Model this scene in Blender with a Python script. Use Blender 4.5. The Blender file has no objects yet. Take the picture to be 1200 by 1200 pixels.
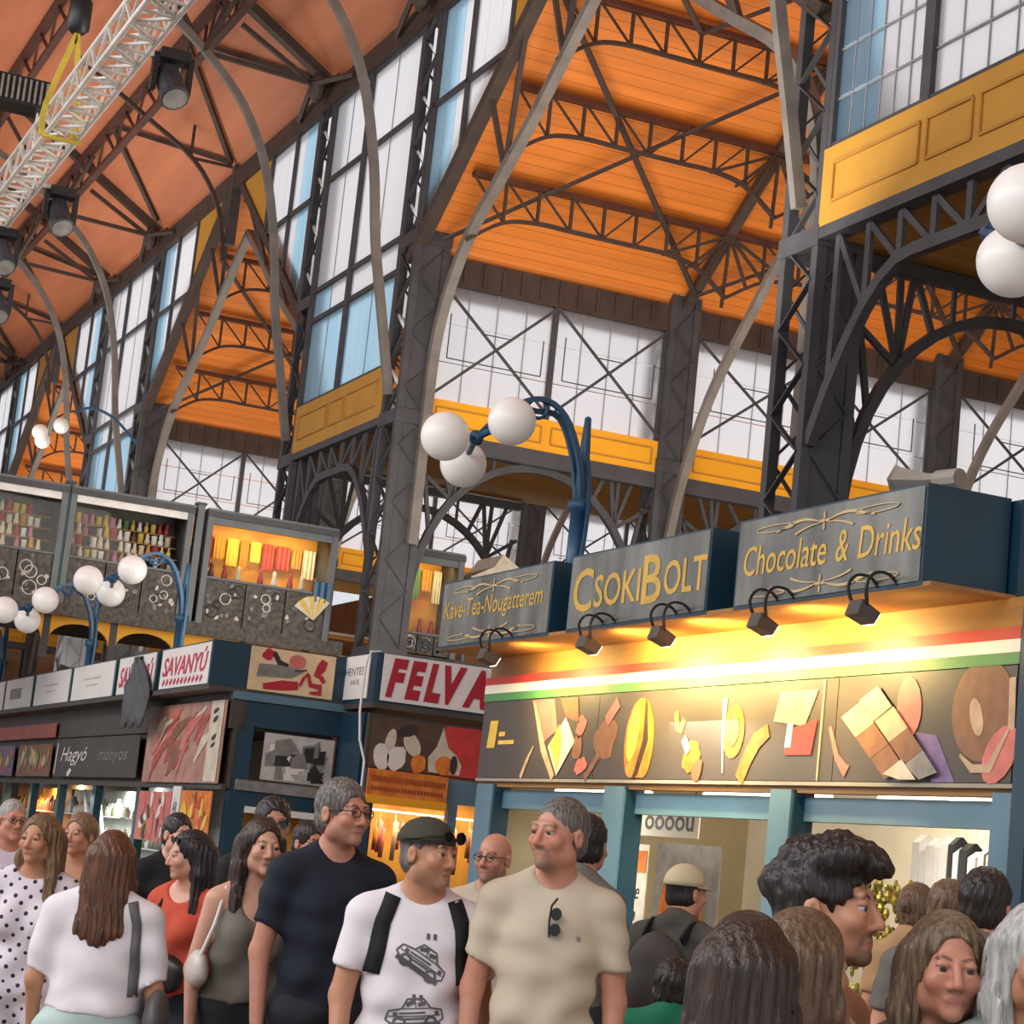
import bpy, math, random
import numpy as np
from math import sin, cos, pi, radians, sqrt, atan2, floor
from mathutils import Vector, Matrix
from mathutils.bvhtree import BVHTree
random.seed(7)
SC = bpy.context.scene
COL = SC.collection

# ------------------------------------------------------------------ camera, sky, light, exposure
YAW, PITCH, ROLL, FPX, EYE = 0.39915538, 0.16327071, 0.10446851, 2514.73, 1.6
def cam_basis():
    cy, sy, cp, sp = cos(YAW), sin(YAW), cos(PITCH), sin(PITCH)
    f = Vector((sy*cp, cy*cp, sp)); r0 = Vector((cy, -sy, 0)); u0 = r0.cross(f)
    cr, sr = cos(ROLL), sin(ROLL)
    return r0*cr + u0*sr, u0*cr - r0*sr, f
_r, _u, _f = cam_basis()
cd = bpy.data.cameras.new('camera'); cam = bpy.data.objects.new('camera', cd); COL.objects.link(cam)
cd.sensor_width = 36; cd.sensor_height = 36; cd.lens = FPX/1200*36; cd.clip_start = 0.1; cd.clip_end = 400
cam.matrix_world = Matrix(((_r.x, _u.x, -_f.x, 0), (_r.y, _u.y, -_f.y, 0), (_r.z, _u.z, -_f.z, EYE), (0, 0, 0, 1)))
SC.camera = cam
w = bpy.data.worlds.new('overcast_sky'); SC.world = w; w.use_nodes = True
bg = w.node_tree.nodes['Background']; bg.inputs['Color'].default_value = (0.93, 0.95, 1.0, 1); bg.inputs['Strength'].default_value = 0.80
SC.view_settings.view_transform = 'Standard'; SC.view_settings.look = 'None'
SC.view_settings.exposure = 0.0; SC.view_settings.gamma = 1.0; SC.view_settings.use_curve_mapping = False
SC.cycles.max_bounces = 6; SC.cycles.transparent_max_bounces = 24; SC.cycles.caustics_reflective = False; SC.cycles.caustics_refractive = False
SC.cycles.use_denoising = True
SC.cycles.sample_clamp_indirect = 6

def light(name, typ, loc, target, energy, color=(1, 1, 1), **kw):
    d = bpy.data.lights.new(name, typ); d.energy = energy; d.color = color
    for k, v in kw.items(): setattr(d, k, v)
    o = bpy.data.objects.new(name, d); COL.objects.link(o); o.location = loc
    if target is not None:
        o.rotation_euler = (Vector(target)-Vector(loc)).to_track_quat('-Z', 'Y').to_euler()
    return o
# hazy sun behind the hall: it only reaches the outside of the roofs and windows
sun = light('hazy_sun', 'SUN', (40, 60, 60), None, 3.4, (1, .97, .93), angle=radians(12))
sun.rotation_euler = Vector((-.42, -.55, -.72)).to_track_quat('-Z', 'Y').to_euler()
# added soft fill for people and stall fronts; the opposite nave side is unbuilt
light('opposite_windows', 'AREA', (-11.8, 16, 12.5), (4, 18, 2), 4800, (1, .97, .95), shape='RECTANGLE', size=48, size_y=6)
# added fill lights without fixtures, aimed up to brighten the painted ceilings
light('hall_uplight', 'AREA', (9.9, 24.5, 6.2), (11.0, 32, 20), 950, (1, .93, .84), shape='RECTANGLE', size=4, size_y=12)
light('aisle_uplight', 'AREA', (18.5, 26, 6.2), (19, 30.5, 16), 560, (1, .92, .80), shape='RECTANGLE', size=9, size_y=10)
light('far_uplight', 'AREA', (8.0, 55, 7.6), (10.5, 58, 20), 1600, (1, .93, .86), shape='RECTANGLE', size=5, size_y=26)
light('far_aisle_uplight', 'AREA', (16, 46.5, 6.4), (16, 49.5, 16), 600, (1, .92, .80), shape='RECTANGLE', size=8, size_y=8)
light('far_aisle_uplight', 'AREA', (16, 66, 6.4), (16, 69, 16), 600, (1, .92, .80), shape='RECTANGLE', size=8, size_y=8)

# ------------------------------------------------------------------ helpers
def lin(h):
    h = h.lstrip('#'); v = [int(h[i:i+2], 16)/255 for i in (0, 2, 4)]
    return tuple(x/12.92 if x <= .04045 else ((x+.055)/1.055)**2.4 for x in v)
MATS = {}
def mat(name, col, rough=.6, metal=0., var=.25, scale=3., stretch=(1, 1, 1), emit=0., col2=None, stripe=None, bump=0., coord='pos'):
    m = bpy.data.materials.new(name); m.use_nodes = True; nt = m.node_tree; N = nt.nodes; L = nt.links
    b = N['Principled BSDF']; b.inputs['Roughness'].default_value = rough; b.inputs['Metallic'].default_value = metal
    c = lin(col) if isinstance(col, str) else col
    c2 = (lin(col2) if isinstance(col2, str) else col2) if col2 else tuple(x*(1-var) for x in c)
    if coord == 'pos': src = N.new('ShaderNodeNewGeometry').outputs['Position']
    else: src = N.new('ShaderNodeTexCoord').outputs['Object']
    mp = N.new('ShaderNodeMapping'); mp.inputs['Scale'].default_value = stretch; L.new(src, mp.inputs['Vector'])
    no = N.new('ShaderNodeTexNoise'); no.inputs['Scale'].default_value = scale; no.inputs['Detail'].default_value = 4
    L.new(mp.outputs[0], no.inputs['Vector'])
    rp = N.new('ShaderNodeMapRange'); rp.inputs['From Min'].default_value = .32; rp.inputs['From Max'].default_value = .68
    L.new(no.outputs['Fac'], rp.inputs['Value'])
    mx = N.new('ShaderNodeMix'); mx.data_type = 'RGBA'
    mx.inputs['A'].default_value = (*c, 1); mx.inputs['B'].default_value = (*c2, 1)
    L.new(rp.outputs['Result'], mx.inputs['Factor']); out = mx.outputs['Result']
    if stripe:   # board joints: dark thin lines every `pitch` metres along one axis
        ax, pitch, wid, dark = stripe
        sp = N.new('ShaderNodeSeparateXYZ'); L.new(src, sp.inputs[0])
        dv = N.new('ShaderNodeMath'); dv.operation = 'DIVIDE'; dv.inputs[1].default_value = pitch; L.new(sp.outputs['XYZ'.index(ax)], dv.inputs[0])
        fr = N.new('ShaderNodeMath'); fr.operation = 'FRACT'; L.new(dv.outputs[0], fr.inputs[0])
        lt = N.new('ShaderNodeMath'); lt.operation = 'LESS_THAN'; lt.inputs[1].default_value = wid; L.new(fr.outputs[0], lt.inputs[0])
        m2 = N.new('ShaderNodeMix'); m2.data_type = 'RGBA'; m2.inputs['B'].default_value = (*[x*dark for x in c], 1)
        L.new(out, m2.inputs['A']); L.new(lt.outputs[0], m2.inputs['Factor']); out = m2.outputs['Result']
    L.new(out, b.inputs['Base Color'])
    if bump:
        bp = N.new('ShaderNodeBump'); bp.inputs['Strength'].default_value = bump; bp.inputs['Distance'].default_value = .02
        L.new(no.outputs['Fac'], bp.inputs['Height']); L.new(bp.outputs[0], b.inputs['Normal'])
    if emit:
        b.inputs['Emission Color'].default_value = (*c, 1); b.inputs['Emission Strength'].default_value = emit
    MATS[name] = m
    return m
def glass(name, col, refl=.06):
    """clear shop glass"""
    m = bpy.data.materials.new(name); m.use_nodes = True; nt = m.node_tree; N = nt.nodes; L = nt.links
    N.remove(N['Principled BSDF'])
    t = N.new('ShaderNodeBsdfTransparent'); t.inputs['Color'].default_value = (*col, 1)
    g = N.new('ShaderNodeBsdfGlossy'); g.inputs['Roughness'].default_value = .02
    x = N.new('ShaderNodeMixShader'); x.inputs['Fac'].default_value = refl
    L.new(t.outputs[0], x.inputs[1]); L.new(g.outputs[0], x.inputs[2]); L.new(x.outputs[0], N['Material Output'].inputs['Surface'])
    MATS[name] = m
    return m
def frosted(name, col, col2):
    """frosted pane that scatters the daylight behind it, in faint upright ribs"""
    m = bpy.data.materials.new(name); m.use_nodes = True; nt = m.node_tree; N = nt.nodes; L = nt.links
    N.remove(N['Principled BSDF'])
    t = N.new('ShaderNodeBsdfTranslucent'); g = N.new('ShaderNodeBsdfGlossy'); g.inputs['Roughness'].default_value = .25
    x = N.new('ShaderNodeMixShader'); x.inputs['Fac'].default_value = .05
    geo = N.new('ShaderNodeNewGeometry'); mp = N.new('ShaderNodeMapping'); mp.inputs['Scale'].default_value = (5, 5, .25); L.new(geo.outputs['Position'], mp.inputs['Vector'])
    no = N.new('ShaderNodeTexNoise'); no.inputs['Scale'].default_value = 1.3; L.new(mp.outputs[0], no.inputs['Vector'])
    mx = N.new('ShaderNodeMix'); mx.data_type = 'RGBA'; mx.inputs['A'].default_value = (*col, 1); mx.inputs['B'].default_value = (*col2, 1)
    L.new(no.outputs['Fac'], mx.inputs['Factor']); L.new(mx.outputs['Result'], t.inputs['Color'])
    L.new(t.outputs[0], x.inputs[1]); L.new(g.outputs[0], x.inputs[2]); L.new(x.outputs[0], N['Material Output'].inputs['Surface'])
    MATS[name] = m
    return m

def loc_of(p):
    v = Vector((0, 0, 0))
    while p is not None:
        v += p.location; p = p.parent
    return v
def thing(name, label, cat, loc=(0, 0, 0), group=None, kind=None):
    o = bpy.data.objects.new(name, None); COL.objects.link(o); o.location = loc; o.empty_display_size = .2
    o['label'] = label; o['category'] = cat
    if group: o['group'] = group
    if kind: o['kind'] = kind
    return o
def tag(o, label=None, cat=None, group=None, kind=None):
    if label: o['label'] = label
    if cat: o['category'] = cat
    if group: o['group'] = group
    if kind: o['kind'] = kind
    return o
_cubes = {}
def cube(m):
    k = m.name
    if k not in _cubes:
        me = bpy.data.meshes.new('unit_'+k)
        v = [(x, y, z) for x in (-.5, .5) for y in (-.5, .5) for z in (-.5, .5)]
        me.from_pydata(v, [], [(0, 1, 3, 2), (4, 6, 7, 5), (0, 4, 5, 1), (2, 3, 7, 6), (0, 2, 6, 4), (1, 5, 7, 3)])
        me.materials.append(m); _cubes[k] = me
    return _cubes[k]
def axes(d, up):
    z = d.normalized(); up = Vector(up)
    if abs(z.dot(up)) > .98: up = Vector((1, 0, 0)) if abs(z.x) < .9 else Vector((0, 1, 0))
    x = up.cross(z).normalized(); y = z.cross(x)
    return x, y, z
def bar(par, name, a, b, wd, ht, m, up=(0, 0, 1), ext=0.):
    a, b = Vector(a), Vector(b); d = b-a; n = d.length+2*ext
    x, y, z = axes(d, up); c = (a+b)/2
    o = bpy.data.objects.new(name, cube(m)); COL.objects.link(o)
    if par is not None: o.parent = par; c = c-loc_of(par)
    o.matrix_local = Matrix(((x.x*wd, y.x*ht, z.x*n, c.x), (x.y*wd, y.y*ht, z.y*n, c.y), (x.z*wd, y.z*ht, z.z*n, c.z), (0, 0, 0, 1)))
    return o
def box(par, name, lo, hi, m):
    o = bpy.data.objects.new(name, cube(m)); COL.objects.link(o)
    c = (Vector(lo)+Vector(hi))/2
    if par is not None: o.parent = par; c = c-loc_of(par)
    o.location = c; o.scale = tuple(max(1e-4, abs(h-l)) for l, h in zip(lo, hi))
    return o
class MB:
    def __init__(s): s.v = []; s.f = []; s.mi = []; s.cm = 0; s.marks = []
    def add(s, v, f):
        n = len(s.v); s.v += [tuple(p) for p in v]; s.f += [tuple(i+n for i in q) for q in f]; s.mi += [s.cm]*len(f); return s
    def box(s, lo, hi):
        v = [(x, y, z) for x in (lo[0], hi[0]) for y in (lo[1], hi[1]) for z in (lo[2], hi[2])]
        return s.add(v, [(0, 1, 3, 2), (4, 6, 7, 5), (0, 4, 5, 1), (2, 3, 7, 6), (0, 2, 6, 4), (1, 5, 7, 3)])
    def bar(s, a, b, wd, ht, up=(0, 0, 1), ext=0.):
        a, b = Vector(a), Vector(b); x, y, z = axes(b-a, up); a = a-z*ext; b = b+z*ext
        v = [p+x*(i*wd/2)+y*(j*ht/2) for p in (a, b) for i, j in ((-1, -1), (1, -1), (1, 1), (-1, 1))]
        return s.add(v, [(3, 2, 1, 0), (4, 5, 6, 7), (0, 1, 5, 4), (1, 2, 6, 5), (2, 3, 7, 6), (3, 0, 4, 7)])
    def path(s, pts, wd, ht, up=(0, 0, 1)):
        """a rectangular section swept along a polyline (rounded through its points)"""
        P = [Vector(p) for p in pts]; rings = []
        if len(P) < 13 and len(P) > 2:
            Q = []
            for i in range(len(P)-1):
                a, b, c, d = P[max(i-1, 0)], P[i], P[i+1], P[min(i+2, len(P)-1)]
                for t in (0, .25, .5, .75): Q.append(.5*((2*b)+(c-a)*t+(2*a-5*b+4*c-d)*t*t+(3*b-a-3*c+d)*t**3))
            P = Q+[P[-1]]
        for i, p in enumerate(P):
            d = (P[min(i+1, len(P)-1)]-P[max(i-1, 0)]); x, y, z = axes(d, up)
            rings.append([p+x*(a*wd/2)+y*(b*ht/2) for a, b in ((-1, -1), (1, -1), (1, 1), (-1, 1))])
        v = [q for r in rings for q in r]; f = [(3, 2, 1, 0)]; n = len(rings)
        for i in range(n-1):
            for j in range(4): f.append((i*4+j, i*4+(j+1) % 4, i*4+4+(j+1) % 4, i*4+4+j))
        f.append(tuple(range((n-1)*4, n*4)))
        return s.add(v, f)
    def tube(s, pts, r, n=8):
        P = [Vector(p) for p in pts]; R = r if isinstance(r, (list, tuple)) else [r]*len(P); v = []
        for i, p in enumerate(P):
            x, y, z = axes(P[min(i+1, len(P)-1)]-P[max(i-1, 0)], (0, 0, 1))
            v += [p+x*(cos(2*pi*k/n)*R[i])+y*(sin(2*pi*k/n)*R[i]) for k in range(n)]
        f = [tuple(reversed(range(n)))]
        for i in range(len(P)-1):
            for j in range(n): f.append((i*n+j, i*n+(j+1) % n, (i+1)*n+(j+1) % n, (i+1)*n+j))
        f.append(tuple(range((len(P)-1)*n, len(P)*n)))
        return s.add(v, f)
    def lathe(s, c, prof, n=12):
        v = []
        for r, z in prof: v += [(c[0]+r*cos(2*pi*k/n), c[1]+r*sin(2*pi*k/n), c[2]+z) for k in range(n)]
        f = [tuple(reversed(range(n)))]; m = len(prof)
        for i in range(m-1):
            for j in range(n): f.append((i*n+j, i*n+(j+1) % n, (i+1)*n+(j+1) % n, (i+1)*n+j))
        f.append(tuple(range((m-1)*n, m*n)))
        return s.add(v, f)
    def ball(s, c, r, nu=16, nv=10, sc=(1, 1, 1)):
        prof = []
        v = [(c[0], c[1], c[2]-r*sc[2])]; 
        for i in range(1, nv):
            a = -pi/2+pi*i/nv
            v += [(c[0]+r*cos(a)*cos(2*pi*k/nu)*sc[0], c[1]+r*cos(a)*sin(2*pi*k/nu)*sc[1], c[2]+r*sin(a)*sc[2]) for k in range(nu)]
        v.append((c[0], c[1], c[2]+r*sc[2])); f = []
        for k in range(nu): f.append((0, 1+(k+1) % nu, 1+k))
        for i in range(nv-2):
            for k in range(nu): f.append((1+i*nu+k, 1+i*nu+(k+1) % nu, 1+(i+1)*nu+(k+1) % nu, 1+(i+1)*nu+k))
        t = len(v)-1
        for k in range(nu): f.append((1+(nv-2)*nu+k, 1+(nv-2)*nu+(k+1) % nu, t))
        return s.add(v, f)
    def ring(s, c, R, r, ax='x', n=16, m=6):
        pts = []
        for k in range(n+1):
            a = 2*pi*k/n
            d = {'x': (0, cos(a), sin(a)), 'y': (cos(a), 0, sin(a)), 'z': (cos(a), sin(a), 0)}[ax]
            pts.append((c[0]+R*d[0], c[1]+R*d[1], c[2]+R*d[2]))
        return s.tube(pts, r, m)
    def prism(s, poly, off):
        """a flat polygon (3D points) thickened by the vector off"""
        n = len(poly); off = Vector(off); P = [Vector(p) for p in poly]
        v = P+[p+off for p in P]
        f = [tuple(reversed(range(n))), tuple(range(n, 2*n))]+[(i, (i+1) % n, n+(i+1) % n, n+i) for i in range(n)]
        return s.add(v, f)
    def build(s, name, m, par=None, smooth=False):
        if len(s.marks) > 1 and s.marks[-1][1] == len(s.f):      # separate printed shapes become separate parts
            v0 = f0 = 0; o = None
            for v1, f1 in s.marks:
                b = MB(); b.v = s.v[v0:v1]; b.f = [tuple(i-v0 for i in q) for q in s.f[f0:f1]]; b.mi = [0]*len(b.f); v0, f0 = v1, f1; o = b.build(name, m, par, smooth)
            return o
        me = bpy.data.meshes.new(name)
        o = loc_of(par) if par is not None else Vector((0, 0, 0))
        me.from_pydata([(a-o.x, b-o.y, c-o.z) for a, b, c in s.v], [], s.f)
        for q in (m if isinstance(m, (list, tuple)) else [m]): me.materials.append(q)
        if any(s.mi): me.polygons.foreach_set('material_index', s.mi)
        import bmesh
        bm = bmesh.new(); bm.from_mesh(me); bmesh.ops.recalc_face_normals(bm, faces=bm.faces[:]); bm.to_mesh(me); bm.free()
        if smooth: me.polygons.foreach_set('use_smooth', [True]*len(me.polygons))
        ob = bpy.data.objects.new(name, me); COL.objects.link(ob)
        if par is not None: ob.parent = par
        return ob
def bars(par, name, segs, wd, ht, m, single=True, up=(0, 0, 1)):
    """many alike pieces: one object each, or joined as stuff when too small to pick apart"""
    if single:
        return [bar(par, name, a, b, wd, ht, m, up) for a, b in segs]
    mb = MB()
    for a, b in segs: mb.bar(a, b, wd, ht, up)
    return tag(mb.build(name, m, par), kind='stuff')
def clip(poly, n, d):
    """keep the part of a 2D polygon where n.p <= d"""
    out = []
    for i, p in enumerate(poly):
        q = poly[(i+1) % len(poly)]; a = n[0]*p[0]+n[1]*p[1]-d; b = n[0]*q[0]+n[1]*q[1]-d
        if a <= 0: out.append(p)
        if (a < 0 < b) or (b < 0 < a):
            t = a/(a-b); out.append((p[0]+(q[0]-p[0])*t, p[1]+(q[1]-p[1])*t))
    return out
_fontcache = {}
def text_geo(s, shear=0., offset=0.):
    k = (s, shear, offset)
    if k not in _fontcache:
        cu = bpy.data.curves.new('t', 'FONT'); cu.body = s; cu.shear = shear; cu.offset = offset; cu.resolution_u = 3
        ob = bpy.data.objects.new('t', cu); COL.objects.link(ob)
        dg = bpy.context.evaluated_depsgraph_get(); dg.update()
        me = ob.evaluated_get(dg).to_mesh()
        v = [tuple(p.co) for p in me.vertices]; f = [tuple(p.vertices) for p in me.polygons]
        ob.evaluated_get(dg).to_mesh_clear(); bpy.data.objects.remove(ob); bpy.data.curves.remove(cu)
        _fontcache[k] = (v, f)
    return _fontcache[k]
class Face:
    """a flat upright face: origin at its lower left corner as seen, u to the right, z up, n towards the viewer"""
    def __init__(s, o, u, n): s.o = Vector(o); s.u = Vector(u); s.n = Vector(n)
    def p(s, a, b, d=0.): return s.o+s.u*a+Vector((0, 0, 1))*b+s.n*d
    def text(s, par, t, a, b, wd, ht, m, name='lettering', shear=0., offset=0., d=.006, th=.006, skew=0.):
        v, f = text_geo(t, shear, offset)
        xs = [q[0] for q in v]; ys = [q[1] for q in v]; x0, x1, y0, y1 = min(xs), max(xs), min(ys), max(ys)
        mb = MB(); pts = [s.p(a+(q[0]-x0)/(x1-x0)*wd, b+(q[1]-y0)/(y1-y0)*ht+skew*(q[0]-x0)/(x1-x0)*wd, d) for q in v]
        mb.add(pts, f)
        return mb.build(name, m, par)
    def poly(s, mb, pts, d=.004, th=.003, mark=True):
        mb.prism([s.p(a, b, d) for a, b in pts], s.n*th)
        if mark: mb.marks.append((len(mb.v), len(mb.f)))
        return mb
    def blob(s, mb, a, b, ra, rb, rot=0., n=14, d=.004, th=.003, wob=0.):
        pts = []
        for k in range(n):
            t = 2*pi*k/n; r = 1+wob*random.uniform(-1, 1); x, y = ra*cos(t)*r, rb*sin(t)*r
            pts.append((a+x*cos(rot)-y*sin(rot), b+x*sin(rot)+y*cos(rot)))
        return s.poly(mb, pts, d, th)
    def stroke(s, mb, pts, wd, d=.006, th=.004):
        W = wd if isinstance(wd, (list, tuple)) else [wd]*len(pts); L_, R_ = [], []
        for i, p in enumerate(pts):
            q0, q1 = pts[max(i-1, 0)], pts[min(i+1, len(pts)-1)]; dx, dy = q1[0]-q0[0], q1[1]-q0[1]; n = sqrt(dx*dx+dy*dy) or 1
            nx, ny = -dy/n*W[i]/2, dx/n*W[i]/2; L_.append((p[0]+nx, p[1]+ny)); R_.append((p[0]-nx, p[1]-ny))
        for i in range(len(pts)-1): s.poly(mb, [R_[i], R_[i+1], L_[i+1], L_[i]], d, th, False)
        mb.marks.append((len(mb.v), len(mb.f)))
        return mb
    def rect(s, par, name, a0, b0, a1, b1, m, d=0., th=.01):
        mb = MB(); mb.prism([s.p(a0, b0, d), s.p(a1, b0, d), s.p(a1, b1, d), s.p(a0, b1, d)], s.n*th); return mb.build(name, m, par)

ONES = 'first second third fourth fifth sixth seventh eighth ninth tenth eleventh twelfth thirteenth fourteenth fifteenth sixteenth seventeenth eighteenth nineteenth'.split()
def nth(k):
    if k < 20: return ONES[k-1]
    t, u = divmod(k, 10); return ({2: 'twentieth', 3: 'thirtieth'}[t] if u == 0 else {2: 'twenty ', 3: 'thirty '}[t]+ONES[u-1])
# ------------------------------------------------------------------ materials
IRON = mat('painted_iron', '#4f4f53', .55, .2, .3, 2.5)
IRON2 = mat('brown_iron', '#4d3f38', .6, .15, .3, 2.5)
IRONL = mat('pale_iron_flange', '#7d766f', .55, .1, .3, 2.5)
PURL = mat('oxide_iron', '#5a3326', .6, .1, .3, 2.5)
OCHRE = mat('ochre_paint', '#c49032', .6, 0, .12, 1.2)
OCHREL = mat('ochre_moulding', '#b98334', .6, 0, .2, 2)
YEL = mat('yellow_paint', '#f0a818', .6, 0, .12, 1.2)
ORANGE = mat('orange_boards', '#e5822a', .55, 0, .22, .9, (.25, 4, 4), stripe=('Z', .13, .10, .62))
NAVEW = mat('nave_boards', '#d07f58', .6, 0, .25, .7, (3, .3, 3), stripe=('Y', .16, .10, .72))
OCHW = mat('ochre_boards', '#a97a33', .6, 0, .25, 1., (.3, 3, 3), stripe=('Y', .2, .08, .6))
GLW = frosted('frosted_pane', (.93, .93, .945), (.89, .89, .93)); GLB = frosted('blue_pane', (.55, .80, .95), (.80, .90, .97)); GLC = glass('shop_glass', (.97, .98, .98), .008)
FLOORM = mat('stone_floor', '#9a8f84', .5, 0, .2, 1.5)
ROOFT = mat('grey_roof_tiles', '#b9b4ad', .8, 0, .25, 2)
BRICK = mat('brick_wall', '#9b6a46', .8, 0, .3, 2)
BLUE = mat('petrol_blue_paint', '#123a4e', .45, 0, .2, 2)
BLUEG = mat('grey_blue_paint', '#5c7f91', .45, 0, .2, 2)
BLUEL = mat('lamp_blue_paint', '#2c5878', .4, .1, .2, 3)
BLACKM = mat('black_plastic', '#1b1d20', .45, 0, .3, 5)
ALU = mat('aluminium', '#e6e4de', .4, .15, .2, 4)
WHITE = mat('white_paint', '#e9e6e4', .5, 0, .06, 3)
GLOBE = mat('opal_globe', '#e9e7e4', .35, 0, .03, 3, emit=.10)
GOLD = mat('gold_leaf', '#dcb24a', .4, .25, .2, 6)
PALEG = mat('pale_gold', '#cdb384', .5, .1, .2, 6)
# ------------------------------------------------------------------ the hall
GREYBAR = mat('grey_glazing_bar', '#8d949b', .5, 0, .2, 3)
NX, CW, CD = 12.0, .65, .84          # nave line, column width (x) and depth (y)
XS = [12.32, 17.4, 23.2, 29.0]
PER = 19.35
def zone(*a): return a
fl = MB().box((-30, -12, -.3), (34, 110, 0)).build('floor', FLOORM)
tag(fl, 'worn stone market floor under the crowd', 'floor', kind='structure')
wr = MB().box((29.4, -5, 0), (29.9, 100, 12)).build('wall_right', BRICK); tag(wr, 'brown outer wall behind the side aisle stalls', 'wall', kind='structure')
wb = MB().box((-14, 99, 0), (29.4, 99.5, 15)).build('wall_back', BRICK); tag(wb, 'brown end wall far down the hall', 'wall', kind='structure')

wn = MB().box((12.05, -8, 6), (12.3, 14.5, 16.7)).build('wall_nave', OCHRE); tag(wn, 'plain ochre wall added beyond the right edge to block the sun', 'wall', kind='structure')  # unseen plain wall, added to keep the sun out of the nave

def column(x, yc, z0, z1, label, near, cw=CW, cdp=CD, name='iron_column', group=None):
    t = thing(name, label, 'column', (x, yc, z0), group)
    hx, hy = cw/2, cdp/2; s = .13
    for i in (-1, 1):
        for j in (-1, 1):
            cx, cy = x+i*(hx-s/2), yc+j*(hy-s/2)
            box(t, 'corner_post', (cx-s/2, cy-s/2, z0), (cx+s/2, cy+s/2, z1), IRON)
    box(t, 'web_plate', (x-.03, yc-hy+.06, z0), (x+.03, yc+.06, z1), IRON2)
    box(t, 'web_plate', (x-hx+.14, yc-hy+.02, z0), (x+hx-.14, yc-hy+.05, z1), IRON)
    n = int((z1-z0)/.5); faces = []
    for k in range(n):
        za, zb = z0+k*.5, z0+(k+1)*.5; e = 1 if k % 2 else -1
        faces.append(((x-hx+.02, yc-e*(hy-.1), za), (x-hx+.02, yc+e*(hy-.1), zb)))
        faces.append(((x-e*(hx-.1), yc-hy+.01, za), (x+e*(hx-.1), yc-hy+.01, zb)))
        if not near: continue
    bars(t, 'lacing_bar', faces, .07, .02, IRON, single=near)
    far = []
    for k in range(0, n, 1):
        za, zb = z0+k*.5, z0+(k+1)*.5; e = 1 if k % 2 else -1
        far.append(((x+hx-.02, yc-e*(hy-.1), za), (x+hx-.02, yc+e*(hy-.1), zb)))
        far.append(((x-e*(hx-.1), yc+hy-.01, za), (x+e*(hx-.1), yc+hy-.01, zb)))
    bars(t, 'rear_lacing', far, .07, .02, IRON, single=False)
    for z in [q for q in (4.9, 9.0, 12.2) if z0 < q < z1-.2]:
        box(t, 'collar_plate', (x-hx-.02, yc-hy-.02, z-.12), (x+hx+.02, yc+hy+.02, z+.12), IRON)
    return t
def frange(a, b, n): return [a+(b-a)*i/n for i in range(n+1)]

winno = [0]
def window(label):
    winno[0] += 1
    return thing('window_%d' % winno[0], label, 'window', kind='structure')

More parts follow.
